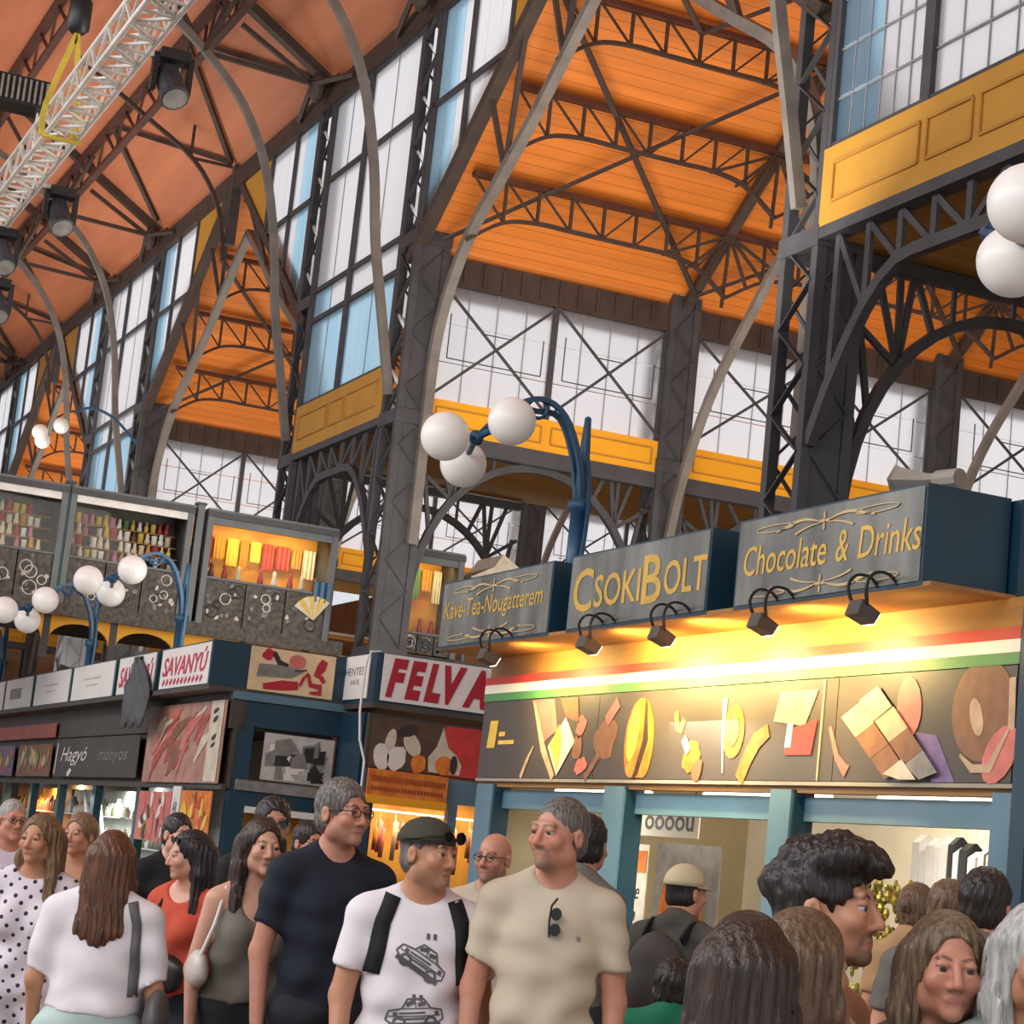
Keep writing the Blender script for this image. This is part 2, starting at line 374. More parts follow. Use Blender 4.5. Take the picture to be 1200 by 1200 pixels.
ORD = ['first', 'second', 'third', 'fourth']
def nave_bay(b):
    oy = PER*b; yR, yA, yL = 20.8+oy, 34.35+oy, 40.15+oy
    near = b == 0; mid_ = b <= 1
    bn = ORD[b] if b >= 0 else 'nearest'
    # --- columns on the nave line
    if b >= 0:
        lab = {0: 'big dark lattice iron column rising behind the chocolate and drinks sign', 1: 'dark iron column left of the yellow panel, standing behind the lit textile booth',
               2: 'slim far iron column between two tall windows beyond the bottle booth', 3: 'farthest iron column right before the picture edge'}[b]
        column(XS[0], yR, 0, 17.1, lab, near)
        lab = {0: 'big dark iron column with sloping brace between the two lit textile booths', 1: 'iron column beside the far orange bay, behind the jar shelves',
               2: 'thin distant iron column above the first gallery booth', 3: 'last iron column of the nave row, far down the hall'}[b]
        column(XS[0], yA, 0, 17.1, lab, near)
    # --- narrow bay between yA and yL : panel, window, arched girder
    a, l = yA+CD/2, yL-CD/2
    lab = {-1: 'large ochre panel with raised mouldings under the upper right window', 0: 'short ochre panel under the tall window between two columns',
           1: 'distant ochre panel beyond the gallery booths', 2: 'tiny far ochre panel', 3: 'farthest ochre panel of the nave'}[b]
    p = thing('trim_%d' % (b+2), lab, 'wall panel', kind='structure')
    box(p, 'panel_board', (NX-.02, a, 9.08), (NX+.12, l, 10.0), OCHRE)
    mo = (a+l)/2; Y3 = [(l-.25, mo+.55), (mo+.4, mo-.4), (mo-.55, a+.25)]
    for y1, y0 in Y3:
        for z in (9.33, 9.78): box(p, 'moulding', (NX-.045, y0, z-.018), (NX-.02, y1, z+.018), OCHREL)
        for y in (y0, y1): box(p, 'moulding', (NX-.045, y-.018, 9.33), (NX-.02, y+.018, 9.78), OCHREL)
    w_ = window({-1: 'blue and lilac glazed window above the large ochre panel', 0: 'tall glazed window between two dark columns above the short ochre panel',
                 1: 'tall far window between the two distant columns', 2: 'small far window slit near the picture edge', 3: 'farthest tall nave window, hardly visible'}[b])
    trs = [10.02, 11.74, 12.36, 14.65, 16.27] if b >= 0 else [10.02, 10.6, 11.2, 11.8, 12.4, 13.0, 14.65, 16.27]
    my = yA+3.2 if b >= 0 else 18.45
    for y in (a, my, l): box(w_, 'mullion', (NX, y-.09, 10.0), (NX+.16, y+.09, 16.3), IRON)
    for z in trs:
        h = .09 if (b >= 0) else (.09 if z in (10.02, 14.65, 16.27) else .02)
        box(w_, 'transom', (NX+.01 if h > .05 else NX+.05, a, z-h/2), (NX+.14 if h > .05 else NX+.09, l, z+h/2), IRON if h > .05 else GREYBAR)
    npn = 6 if b < 0 else 2
    for (y0, y1) in ((a+.09, my-.09), (my+.09, l-.09)):
        ys = frange(y0, y1, npn)
        for i in range(npn):
            for zi in range(len(trs)-1):
                m = GLB if (y1 > my+.2 and i >= npn//2 and (b < 0 or zi < 2)) or (zi == 0 and b >= 0) else GLW
                box(w_, 'pane', (NX+.06, ys[i]+.012, trs[zi]+.03), (NX+.075, ys[i+1]-.012, trs[zi+1]-.03), m)
            if i: box(w_, 'glazing_bar', (NX+.05, ys[i]-.009, 10.0), (NX+.09, ys[i]+.009, 16.27), GREYBAR)
    box(w_, 'eave_beam', (NX-.05, yA-CD/2, 16.3), (NX+.2, yL+CD/2, 16.75), IRON2)
    # arched girder under the panel
    g = thing('arch_girder', {-1: 'iron arch girder below the large ochre panel', 0: 'iron arch girder below the short ochre panel', 1: 'iron arch girder beneath the distant panel',
                              2: 'tiny arch girder far away', 3: 'farthest arch girder of the nave'}[b], 'girder', (NX, a, 7))
    box(g, 'top_chord', (NX-.02, a, 8.94), (NX+.2, l, 9.08), IRON)
    arc = []
    for k in range(17):
        u = k/16; y = a+(l-a)*u; q = abs(2*u-1); arc.append((NX+.09, y, 8.42-1.9*max(0, q-.28)**1.9*1.8))
    mb = MB(); mb.path(arc, .14, .12, (1, 0, 0)); mb.build('arch_chord', IRON, g)
    st = []; dg = []
    for k in range(1, 16, 2):
        st.append((arc[k], (NX+.09, arc[k][1], 8.94)))
        if k+2 <= 15:
            c0, c1 = (arc[k], (NX+.09, arc[k+2][1], 8.94)) if k >= 7 else ((NX+.09, arc[k][1], 8.94), arc[k+2])
            dg.append((c0, c1))
    bars(g, 'strut', st, .1, .05, IRON, near or b < 0, (1, 0, 0)); bars(g, 'diagonal', dg, .08, .04, IRON, near or b < 0, (1, 0, 0))
    # low ochre ceiling of the side aisle behind
    if b >= -1:
        c = MB().box((NX+.2, yA+.1, 9.14), (29.4, yL-.1, 9.24)).build('roof', ROOFT)  # unseen grey layer added so the boards don't tint the frosted panes
        tag(c, 'added flat outer roof over the '+['nearest', 'first', 'second', 'third', 'fourth'][b+1]+' low aisle ceiling', 'roof', kind='structure')
        c = MB().box((NX+.2, yA+.1, 9.0), (29.4, yL-.1, 9.12)).build('ceiling', OCHW)
        tag(c, {-1: 'low ochre boarded ceiling behind the right hand iron arch', 0: 'low ochre boarded ceiling right of the middle column', 1: 'low boarded ceiling of the far side aisle', 2: 'low boarded ceiling far down the aisle', 3: 'farthest low boarded ceiling'}[b], 'ceiling', kind='structure')
    if b < 0: return
    # --- wide bay: gable frame, spandrel windows, yellow gable infill
    y0, y1 = yR+CD/2, yA-CD/2; ym = (yR+yA)/2
    rz = lambda y: 12.05+.722*(min(y-yR, yA-y)-.3)
    gf = thing('gable_frame', {0: 'iron gable frame with pale sloping braces over the first orange bay', 1: 'iron gable frame around the small orange bay behind the booths',
                               2: 'far iron gable frame near the left edge', 3: 'farthest iron gable frame'}[b], 'truss', (NX, ym, 12))
    for (ya, yb) in ((yR, ym), (yA, ym)):
        bar(gf, 'rafter', (NX+.1, ya, rz(ya)), (NX+.1, yb, rz(ym)), .2, .22, IRON2, (1, 0, 0))
        e = 1 if ya < yb else -1
        # pale curved brace: along the column, then up towards the king post
        pts = [(yR if e > 0 else yA)+e*d for d in (.5, .5, .55, .95, 1.7, 2.9, 4.1, 5.7, 6.77)]
        zz = (6.8, 8.6, 10.2, 11.2, 12.05, 12.8, 13.55, 14.7, 15.4)
        mb = MB(); mb.path([(NX+.5, y, z) for y, z in zip(pts, zz)], .16, .17, (1, 0, 0)); mb.build('curved_brace', IRONL, gf)
        sg = []
        for yy, zt in ((2.9, 12.8), (4.9, 14.1)):
            yp = (yR if e > 0 else yA)+e*yy
            sg.append(((NX+.5, yp, zt), (NX+.1, yp+e*.1, rz(yp)))); sg.append(((NX+.5, yp, zt), (NX+.1, yp+e*1.3, rz(yp+e*1.3))))
        bars(gf, 'web_bar', sg, .08, .08, IRON2, mid_, (1, 0, 0))
    bar(gf, 'king_post', (NX+.05, ym, 15.0), (NX+.05, ym, 16.9), .22, .22, IRON, (1, 0, 0))
    box(gf, 'eave_beam', (NX-.05, y0, 16.3), (NX+.2, y1, 16.75), IRON2)
    sw = window({0: 'blue spandrel window right of the middle column, cut by the sloping gable', 1: 'pair of spandrel windows over the small orange bay', 2: 'far pair of spandrel windows near the left edge', 3: 'farthest pair of spandrel windows'}[b])
    for side in (1, -1):
        base = yA if side > 0 else yR
        Y = lambda d: base-side*d
        cells = []
        edges = [.42, 2.0, 3.75]; zs = [11.9, 14.52, 16.3]
        for i in range(2):
            sub = frange(edges[i], edges[i+1], 3)
            for j in range(2):
                for k in range(3):
                    q = [(sub[k]+.01, zs[j]+.03), (sub[k+1]-.01, zs[j]+.03), (sub[k+1]-.01, zs[j+1]-.03), (sub[k]+.01, zs[j+1]-.03)]
                    q = clip(q, (.722, -1), -(12.05-.722*.3)-.1)
                    if len(q) >= 3: cells.append((q, i == 0 and k < 2))
        for q, blue in cells:
            mb = MB(); mb.prism([(NX+.06, Y(d), z) for d, z in q], (.014, 0, 0)); mb.build('pane', GLB if blue else GLW, sw)
        box(sw, 'transom', (NX, min(Y(.42), Y(3.75)), 14.48), (NX+.14, max(Y(.42), Y(3.75)), 14.57), IRON)
        for d in (.5, 2.0, 3.75): box(sw, 'mullion', (NX, Y(d)-.06, 12.05+.722*(d-.3)), (NX+.14, Y(d)+.06, 16.3), IRON)
        q = [(3.81, 12), (6.7, 12), (6.7, 16.3), (3.81, 16.3)]; q = clip(q, (.722, -1), -(12.05-.722*.3)-.1)
        mb = MB(); mb.prism([(NX+.04, Y(d), z) for d, z in q], (.05, 0, 0))
        tag(mb.build('trim_%d' % (20+b*2+(side > 0)), OCHRE), ('yellow gable infill panel, %s side, of the %s orange bay' % ('far' if side > 0 else 'near', bn)), 'wall panel', kind='structure')
    # --- orange roof over the wide bay (two slopes, along x)
    zr = rz(ym)
    for sgn, lab in ((1, {0: 'orange boarded ceiling slope of the first large bay', 1: 'orange boarded ceiling of the small bay behind the booths', 2: 'orange ceiling of the third bay near the left edge', 3: 'farthest orange ceiling slope'}[b]),
                     (-1, 'near hidden orange ceiling slope of the %s bay' % bn)):
        ye = yA-.1 if sgn > 0 else yR+.1
        P = [(ye, 11.98), (ye-sgn*.12, 12.15), (ye-sgn*.5, 12.5), (ym, zr+.22)]
        mb = MB()
        for i in range(3):
            (ya, za), (yb, zb) = P[i], P[i+1]
            mb.prism([(NX+.2, ya, za), (29.4, ya, za), (29.4, yb, zb), (NX+.2, yb, zb)], (0, .03*sgn, .1))
        tag(mb.build('ceiling', ORANGE), lab, 'ceiling', kind='structure')
        mb = MB(); (ya, za), (yb, zb) = P[0], P[3]
        mb.prism([(NX+.2, ya+sgn*.3, za+.22), (29.4, ya+sgn*.3, za+.22), (29.4, yb, zb+.25), (NX+.2, yb, zb+.25)], (0, 0, .1))  # unseen grey slope added to keep orange bounce off the panes
        tag(mb.build('roof', ROOFT), 'added outer roof slope over the '+lab, 'roof', kind='structure')
    # girders hung under the far slope, one per aisle span
    gl = [(6.25, 'top'), (4.8, 'upper'), (3.25, 'middle'), (1.72, 'lowest')]
    spans = [0, 1, 2] if b == 0 else ([0, 1] if b == 1 else [0])
    for si in spans:
        xa, xb = XS[si]+(.1 if si == 0 else .0), XS[si+1]
        for dd, gname in gl:
            yy = yA-dd; zt = rz(yy)-.02; dep = .62
            sname = ['between the two big columns', 'seen beyond the right column', 'seen at the right edge'][si] if b == 0 else ['nearest the nave', 'deeper in the aisle', ''][si]
            if b >= 1: sname = '%s bay, %s' % (['', 'small far', 'third', 'fourth'][b], sname)
            t = thing('lattice_girder', '%s lattice girder under the orange ceiling, %s' % (gname, sname), 'girder', ((xa+xb)/2, yy, zt))
            bar(t, 'top_chord', (xa, yy, zt), (xb, yy, zt), .16, .09, PURL, (0, 0, 1))
            n = 8; xs = frange(xa, xb, n); bot = []
            for k in range(n+1):
                q = abs(2*k/n-1); bot.append((xs[k], yy, zt-dep-(.55 if q > .95 else (.12 if q > .7 else 0))))
            mb = MB(); mb.path(bot, .08, .06); mb.build('bottom_chord', IRON2, t)
            st = [(bot[k], (xs[k], yy, zt)) for k in range(1, n)]
            dg = [(((xs[k], yy, zt), bot[k+1]) if k < n//2 else (bot[k], (xs[k+1], yy, zt))) for k in range(n)]
            bars(t, 'post', st, .05, .05, IRON2, b == 0 and si < 2, (0, 1, 0)); bars(t, 'diagonal', dg, .034, .034, IRON2, b == 0 and si < 2, (0, 1, 0))
        if b <= 1 and si < 2:   # cross bracing in the slope
            t = thing('roof_bracing', 'crossed flat iron braces under the orange slope, %s span of the %s bay' % (['nave side', 'aisle side'][si], bn), 'brace', (xa, yA-3, 13))
            za = lambda d: rz(yA-d)-.12
            for (x0, d0, x1, d1) in ((xa, 4.8, xb, .6), (xb, 4.8, xa, .6), (xa, 6.6, (xa+xb)/2, 4.8), (xb, 6.6, (xa+xb)/2, 4.8)):
                bar(t, 'brace_bar', (x0, yA-d0, za(d0)), (x1, yA-d1, za(d1)), .1, .04, IRON2)
    # aisle columns, rafters, braces
    for i, x in enumerate(XS[1:3], 1):
        if b >= 2 and i > 1: continue
        cl = {(0, 1): 'shorter iron column in front of the white aisle windows, right of the lamp', (0, 2): 'aisle iron column behind the horn loudspeaker', (1, 1): 'aisle column in the small far bay', (1, 2): 'deepest aisle column of the small far bay',
              (2, 1): 'aisle column in the third bay', (3, 1): 'aisle column in the fourth bay'}[(b, i)]
        column(x, yA, 0, 12.2, cl, False, .6, .6, 'aisle_column')
        fr = thing('aisle_frame', 'dark rafter with fan brackets above the '+{(0, 1): 'aisle column right of the lamp', (0, 2): 'column behind the horn loudspeaker', (1, 1): 'first column of the small far bay', (1, 2): 'deepest column of the small far bay', (2, 1): 'column of the third bay', (3, 1): 'column of the fourth bay'}[(b, i)], 'truss', (x, yA, 12))
        bar(fr, 'rafter', (x, yA, rz(yA)), (x, ym, rz(ym)), .14, .18, IRON2, (1, 0, 0))
        pts = [yA-d for d in (.38, .75, 1.5, 2.6, 4.0, 5.6, 6.77)]; zz = (7.6, 8.75, 10.1, 11.25, 12.55, 13.6, 14.4)
        mb = MB(); mb.path([(x, y, z) for y, z in zip(pts, zz)], .12, .15, (1, 0, 0)); mb.build('curved_brace', IRONL, fr)
        sg = []
        for yy in (1.72, 3.25, 4.8):
            zt = rz(yA-yy)-.05
            for dx in (-1.3, -.8, -.4, .4, .8, 1.3):
                sg.append(((x, yA-yy, zt), (x+dx, yA-yy, zt-.62-.35*(1-abs(dx)/1.3))))
            sg.append(((x, yA-yy, zt), (x, yA-yy+.1, zt-1.3)))
        bars(fr, 'fan_bar', sg, .05, .05, IRON2, b == 0, (0, 1, 0))
    # --- far clerestory wall of the wide bay (plane y = yA-.15)
    yw = yA-.2
    for si in ([0, 1, 2] if b < 2 else [0, 1]):
        xa, xb = XS[si]+.33, XS[si+1]-.3; xm = (xa+xb)/2
        pos = [['behind the lamp with three globes', 'right of the big right column', 'at the right edge behind the horn loudspeaker'], ['above the far booths, left part', 'above the far booths, right part', 'above the far booths, deepest part'], ['in the third bay', 'in the third bay, deeper', ''], ['in the fourth bay', 'in the fourth bay, deeper', '']][b][si]
        w_ = window('white aisle window with crossed iron braces %s' % pos)
        box(w_, 'head_beam', (xa-.1, yw-.05, 11.5), (xb+.1, yw+.25, 12.0), IRON2)
        hb = []
        for q in frange(xa, xb, 12): hb.append(((q, yw-.08, 11.55), (q, yw-.08, 11.95)))
        bars(w_, 'beam_rib', hb, .05, .03, IRON2, b == 0, (0, 1, 0))
        box(w_, 'sill_beam', (xa-.1, yw-.06, 8.58), (xb+.1, yw+.2, 8.86), IRON)
        for x in (xa, xm, xb): box(w_, 'mullion', (x-.05, yw, 9.44), (x+.05, yw+.1, 11.5), IRON)
        bx = frange(xa, xb, 8); bz = frange(9.44, 11.5, 3)
        for k in range(8):
            for j in range(3):
                box(w_, 'pane', (bx[k]+.008, yw+.05, bz[j]+.008), (bx[k+1]-.008, yw+.062, bz[j+1]-.008), GLW)
            if k % 4: box(w_, 'glazing_bar', (bx[k]-.006, yw+.045, 9.44), (bx[k]+.006, yw+.07, 11.5), GREYBAR)
        for (x0, x1) in ((xa, xm), (xm, xb)):
            bar(w_, 'brace', (x0, yw-.03, 9.5), (x1, yw-.03, 11.48), .05, .03, IRON, (0, 1, 0)); bar(w_, 'brace', (x0, yw-.05, 11.48), (x1, yw-.05, 9.5), .05, .03, IRON, (0, 1, 0))
            xc = (x0+x1)/2; zc = 10.49
            for p_, q_ in (((-.9, -.3), (.9, -.3)), ((.9, -.3), (.9, .35)), ((-.9, -.3), (-.9, .5)), ((-.3, .25), (.3, .25))):
                bar(w_, 'opening_rod', (xc+p_[0], yw-.02, zc+p_[1]), (xc+q_[0], yw-.02, zc+q_[1]), .018, .018, IRON, (0, 1, 0))
        p = thing('trim_%d' % (40+b*3+si), 'bright yellow sill panel under the aisle window %s' % pos, 'wall panel', kind='structure')
        box(p, 'panel_board', (xa-.05, yw-.04, 8.86), (xb+.05, yw+.12, 9.44), YEL)
        for (x0, x1) in ((xa+.12, xm-.1), (xm+.1, xb-.12)):
            for z in (9.0, 9.3): box(p, 'moulding', (x0, yw-.06, z-.014), (x1, yw-.04, z+.014), OCHREL)
            for x in (x0, x1): box(p, 'moulding', (x-.014, yw-.06, 9.0), (x+.014, yw-.04, 9.3), OCHREL)
    # --- arched truss across the aisle on the column line
def aisle_arch(y, si, label, single=True):
    xa, xb = XS[si]+.33, XS[si+1]-.3; xm = (xa+xb)/2; hw = (xb-xa)/2
    g = thing('arch_truss', label, 'truss', (xm, y, 8.8))
    box(g, 'top_chord', (xa, y-.08, 8.82), (xb, y+.08, 8.98), IRON)
    arc = []
    for k in range(25):
        a = pi*k/24; arc.append((xm-hw*cos(a), y, 5.2+3.35*sin(a)**.8))
    mb = MB(); mb.path(arc, .13, .12, (0, 1, 0)); mb.build('arch_chord', IRON, g)
    for sgn in (-1, 1):
        xc = xm+sgn*hw; sg = []
        hub = arc[6 if sgn < 0 else 18]; xh = lambda d: xc-sgn*d
        for d, z in ((0, 8.2), (.3, 8.82), (.62, 8.82), (.8, 8.82)): sg.append(((xh(d), y, z), hub))
        sg.append(((xh(.85), y, 8.82), arc[8 if sgn < 0 else 16])); sg.append(((xc, y, 7.3), arc[3 if sgn < 0 else 21])); sg.append(((xc, y, 6.3), arc[2 if sgn < 0 else 22])); sg.append(((xh(.1), y, 8.2), arc[4 if sgn < 0 else 20]))
        bars(g, 'radial_bar', sg, .07, .06, IRON, single, (0, 1, 0))
    bars(g, 'hanger', [((arc[k][0], y, arc[k][2]), (arc[k][0], y, 8.85)) for k in (9, 12, 15)], .05, .05, IRON, single, (0, 1, 0))
for b in (-1, 0, 1, 2, 3): nave_bay(b)
aisle_arch(20.6, 0, 'iron arch with radial bars right of the big right column')
aisle_arch(34.3, 0, 'iron arch with radial bars behind the lamp, right of the middle column')
aisle_arch(34.3, 1, 'iron arch across the second aisle span behind the signs')
aisle_arch(40.15, 0, 'iron arch framing white windows seen past the middle column')
aisle_arch(53.7, 0, 'far iron arch below the second row of white windows')

# --- nave roof
def nz(x): return 16.95+(12-x)*math.tan(radians(32))
mb = MB()
mb.prism([(12.3, -8, 16.76), (12.3, 98, 16.76), (0, 98, nz(0)), (0, -8, nz(0))], (0, 0, .2))
tag(mb.build('ceiling', NAVEW), 'reddish brown boarded slope of the high nave roof', 'ceiling', kind='structure')
mb = MB()
mb.prism([(0, -8, nz(0)), (0, 98, nz(0)), (-12.3, 98, 16.76), (-12.3, -8, 16.76)], (0, 0, .2))
tag(mb.build('ceiling', NAVEW), 'opposite boarded slope of the nave roof beyond the ridge', 'ceiling', kind='structure')
RIB = [(11.95, 9.4), (11.7, 10.6), (11.4, 12.0), (11.2, 13.4), (10.85, 14.8), (10.35, 15.8), (9.75, 16.5), (8.9, 17.2), (7.5, 18.1), (5.5, 18.9), (3, 19.5), (0, 19.7)]
def roof_truss(y, label, single):
    t = thing('roof_truss', label, 'truss', (6, y, 17))
    bar(t, 'rafter', (11.9, y, nz(11.9)-.1), (0, y, nz(0)-.12), .2, .24, IRON2, (0, 1, 0))
    mb = MB(); mb.path([(x, y, z) for x, z in RIB], .15, .12, (0, 1, 0)); mb.build('arch_rib', IRONL, t)
    N1 = (11.6, y, 16.75)
    sg = [(N1, (9.3, y, 16.85)), (N1, (10.0, y, 17.6)), ((9.3, y, 16.85), (9.67, y, 18.0)), ((9.3, y, 16.85), (7.45, y, 19.3)), ((7.5, y, 18.1), (7.45, y, 19.4)), ((7.5, y, 18.1), (5.2, y, 20.7)), ((5.4, y, 18.95), (5.2, y, 20.7))]
    bars(t, 'strut', sg, .09, .09, IRON2, single, (0, 1, 0))
    for s in (-1, 1): bar(t, 'knee_brace', N1, (11.9, y+s*1.7, 16.5), .09, .09, IRON2, (0, 1, 0))
    mb = MB(); mb.ball((11.72, y, 16.7), .28, 10, 6, (.6, 1, 1.2)); mb.build('node_plate', IRON2, t)
    for s in (-1, 1): bar(t, 'purlin_strut', (9.3, y, 16.85), (9.67, y+s*1.6, 18.0), .07, .07, IRON2)
tl = [(34.35, 'nave roof truss with a pale rib ending on the big middle column'), (40.15, 'nave roof truss whose pale rib drops to the column left of the ochre panel'),
      (53.7, 'nave roof truss above the far orange bay'), (59.5, 'nave roof truss beside the second far column'), (73.05, 'distant nave roof truss behind the lighting rig'), (78.85, 'farthest nave roof truss'), (20.8, 'nave roof truss above the big right column')]
for y, lab in tl: roof_truss(y, lab, y < 60)
for b in (0, 1, 2):
    oy = PER*b; ym = 27.575+oy
    t = thing('mid_rib', ['slim curved rib over the first orange bay', 'slim curved rib ending at the dark king post of the far gable', 'slim curved rib over the third bay'][b], 'truss', (10, ym, 16))
    mb = MB(); mb.path([(11.95, ym, 14.6), (11.7, ym, 15.8), (11.0, ym, 16.8), (9.7, ym, 17.6), (8, ym, 18.6)], .09, .09, (0, 1, 0)); mb.build('rib', IRON2, t)
    for s in (-1, 1):
        bar(t, 'ceiling_brace', (11.85, ym, nz(11.85)-.1), (9.67, ym+s*3.4, nz(9.67)-.1), .1, .1, IRON2)
        bar(t, 'ceiling_brace', (9.67, ym+s*3.4, nz(9.67)-.1), (11.7, ym+s*6.3, nz(11.7)-.1), .1, .1, IRON2)
    bar(t, 'tie', (10.9, ym, 16.85), (11.9, ym, 16.85), .06, .06, IRON2); bar(t, 'tie', (10.9, ym, 16.85), (10.9, ym, nz(10.9)), .06, .06, IRON2)
for x, lab in ((9.67, 'lower lattice purlin running along the nave ceiling'), (7.45, 'upper lattice purlin along the nave ceiling behind the lighting truss'), (5.2, 'highest lattice purlin of the nave slope')):
    t = thing('purlin', lab, 'girder', (x, 55, nz(x)))
    for y0 in range(16, 96, 10):
        bar(t, 'top_chord', (x, y0, nz(x)-.12), (x, y0+10, nz(x)-.12), .22, .12, PURL)
        bar(t, 'bottom_chord', (x+.1, y0, nz(x)-.85), (x+.1, y0+10, nz(x)-.85), .16, .1, PURL)
    sg = []
    for k in range(80):
        ya = 16+k; za, zb = nz(x)-.12, nz(x)-.85
        sg.append(((x, ya, za), (x+.1, ya+1, zb)) if k % 2 else ((x+.1, ya, zb), (x, ya+1, za)))
    bars(t, 'lacing_bar', sg, .06, .05, PURL, False)
# ------------------------------------------------------------------ chocolate stall on the right
FX = 7.44                              # front plane of the chocolate stall
DARKB = mat('banner_brown', '#4a4340', .5, 0, .12, 1.5)
SIGNF = mat('brushed_dark_sign', '#54544f', .3, .25, .35, 1.1, (3, 3, .8), col2='#8a8a84')  # paler streaks put smeared reflections into the face colour
WOOD = mat('varnished_wood', '#a9773c', .5, 0, .3, 2, (6, .6, 6))
RED = mat('red_paint', '#c5342c', .5, 0, .1, 3); GREEN = mat('green_paint', '#4f8a4c', .5, 0, .1, 3); CREAM = mat('cream_paint', '#efe6d4', .5, 0, .08, 3)
REDL = mat('crimson_lettering', '#b01c33', .5, 0, .1, 3); PINKL = mat('pink_lettering', '#d0405c', .5, 0, .15, 3)
CHOC = mat('print_brown', '#8a5f42', .5, 0, .3, 9); CHOCD = mat('print_dark_brown', '#3b2c26', .5, 0, .3, 9); POWD = mat('print_powder', '#c7a888', .5, 0, .3, 9)
ORG = mat('print_orange', '#e08a2c', .5, 0, .3, 7, col2='#c05a20'); YLW = mat('print_yellow', '#efc84a', .5, 0, .2, 7); PNK = mat('print_pink', '#d4766c', .5, 0, .3, 8); PURP = mat('print_violet', '#7d6896', .5, 0, .3, 7); PALE = mat('print_pale', '#d9cdb8', .5, 0, .25, 8); REDP = mat('print_red', '#cf3b36', .5, 0, .25, 6)
GREYP = mat('print_grey', '#8d8a86', .5, 0, .35, 8); WHP = mat('print_white', '#e6e2dc', .5, 0, .12, 6); BLKP = mat('print_black', '#2a2a2c', .5, 0, .3, 8); LEAFP = mat('print_leaf', '#7f8c58', .5, 0, .35, 8)
TUBE = mat('lit_tube', '#fff3dc', .4, 0, .02, 3, emit=3.0)

GREYF0 = mat('dull_edge_strip', '#a09a8c', .5, .1, .2, 3)
st = thing('market_stall', 'petrol blue stall under the three dark gold lettered signs', 'stall', (8.9, 13.9, 0))
PY = [(17.43, 17.78), (14.87, 15.21), (12.40, 12.67), (9.98, 10.20)]
for (a, b) in PY:
    box(st, 'front_post', (FX, a, 0), (FX+.16, b, 2.3), BLUEG); box(st, 'post_side', (FX+.02, a-.02, 0), (FX+.17, a-.001, 2.3), BLUE)
box(st, 'corner_post', (FX-.03, 9.84, 0), (FX+.25, 9.98, 3.42), BLUE)
box(st, 'side_wall', (FX+.25, 9.86, 0), (10.4, 9.96, 3.42), BLUE)
for i in range(3):
    a, b = PY[i+1][1], PY[i][0]
    box(st, 'counter_front', (FX+.05, a, 0), (FX+.1, b, .95), BLUE); box(st, 'counter_top', (FX-.06, a, .95), (FX+.75, b, 1.0), BLUEG)
    box(st, 'lintel', (FX+.1, a, 2.1), (FX+.2, b, 2.26), BLUEG); box(st, 'glass_sneeze_guard', (FX+.06, a, 1.0), (FX+.07, b, 1.35), GLC)
box(st, 'back_wall', (10.2, 10.0, 0), (10.4, 17.8, 3.4), CREAM); box(st, 'far_wall', (FX+.2, 17.72, 0), (10.4, 17.8, 3.42), mat('inner_board', '#b7a888', .6, 0, .25, 1.5))
box(st, 'fascia_board', (FX+.03, 9.98, 2.28), (FX+.12, 17.8, 3.43), WOOD); box(st, 'drip_edge', (FX-.015, 9.98, 2.325), (FX+.03, 17.8, 2.35), GREYF0)
box(st, 'ceiling_board', (FX+.12, 9.96, 3.36), (10.2, 17.72, 3.42), CREAM)
box(st, 'roof_parapet', (7.52, 10.2, 3.45), (10.4, 17.8, 4.02), BLUE); box(st, 'roof_soffit', (6.92, 10.2, 3.425), (7.52, 17.78, 3.45), WOOD)
for y in (16.4, 13.7, 11.3):
    t = thing('fluorescent_tube', {16.4: 'white tube lamp in the far bay of the chocolate stall', 13.7: 'white tube lamp behind the hanging price sign', 11.3: 'white tube lamp above the white packets'}[y], 'lamp', (7.9, y, 2.2))
    mb = MB(); mb.tube([(8.0, y-.9, 2.30), (8.0, y+.9, 2.30)], .022, 8); mb.build('tube', TUBE, t)
    box(t, 'batten', (7.96, y-.95, 2.325), (8.04, y+.95, 2.36), WHITE)
t = thing('fluorescent_tube', 'white tube lamp slanting across the middle bay under its ceiling', 'lamp', (9.1, 16.0, 2.2))
mb = MB(); mb.tube([(8.72, 16.0, 2.27), (9.62, 16.0, 2.27)], .022, 8); mb.build('tube', TUBE, t)
box(t, 'batten', (8.65, 15.96, 2.295), (9.7, 16.04, 2.33), WHITE)
light('stall_lamp', 'AREA', (8.6, 13.7, 2.9), (8.9, 13.7, 0), 170, (1, .86, .62), shape='RECTANGLE', size=1, size_y=6.5)

for y in (16.4, 13.7, 11.3): light('tube_lamp_light', 'AREA', (7.85, y, 2.24), (8.6, y, 1.4), 20, (1, .93, .8), shape='RECTANGLE', size=.12, size_y=1.8)
# the printed banner
bn = thing('banner', 'long dark brown banner printed with chocolates below the tricolour band', 'banner', (FX, 13.9, 2.36))
BF = Face((FX, 17.77, 2.355), (0, -1, 0), (-1, 0, 0)); BL_ = 7.75; BH = .67
for a, b in ((0, 2.35), (2.36, 5.87), (5.88, BL_)): BF.rect(bn, 'banner_panel', a, 0, b, BH, DARKB, 0, .012)
def motif(par, F, m, fn, name='printed_motif'):
    mb = MB(); fn(mb); return mb.build(name, m, par)
def px(x):   # place along the banner
    d = Vector(_f)+_r*((x-600)/FPX)-_u*((860-600)/FPX); return 17.77-FX/d.x*d.y
B = BF; D = .016
P = px
motif(bn, B, YLW, lambda q: (B.poly(q, [(P(574), .26), (P(583), .26), (P(585), .50), (P(576), .50)], D), B.poly(q, [(P(587), .36), (P(594), .36), (P(594), .40), (P(587), .40)], D), B.poly(q, [(P(587), .29), (P(605), .29), (P(605), .325), (P(587), .325)], D)))
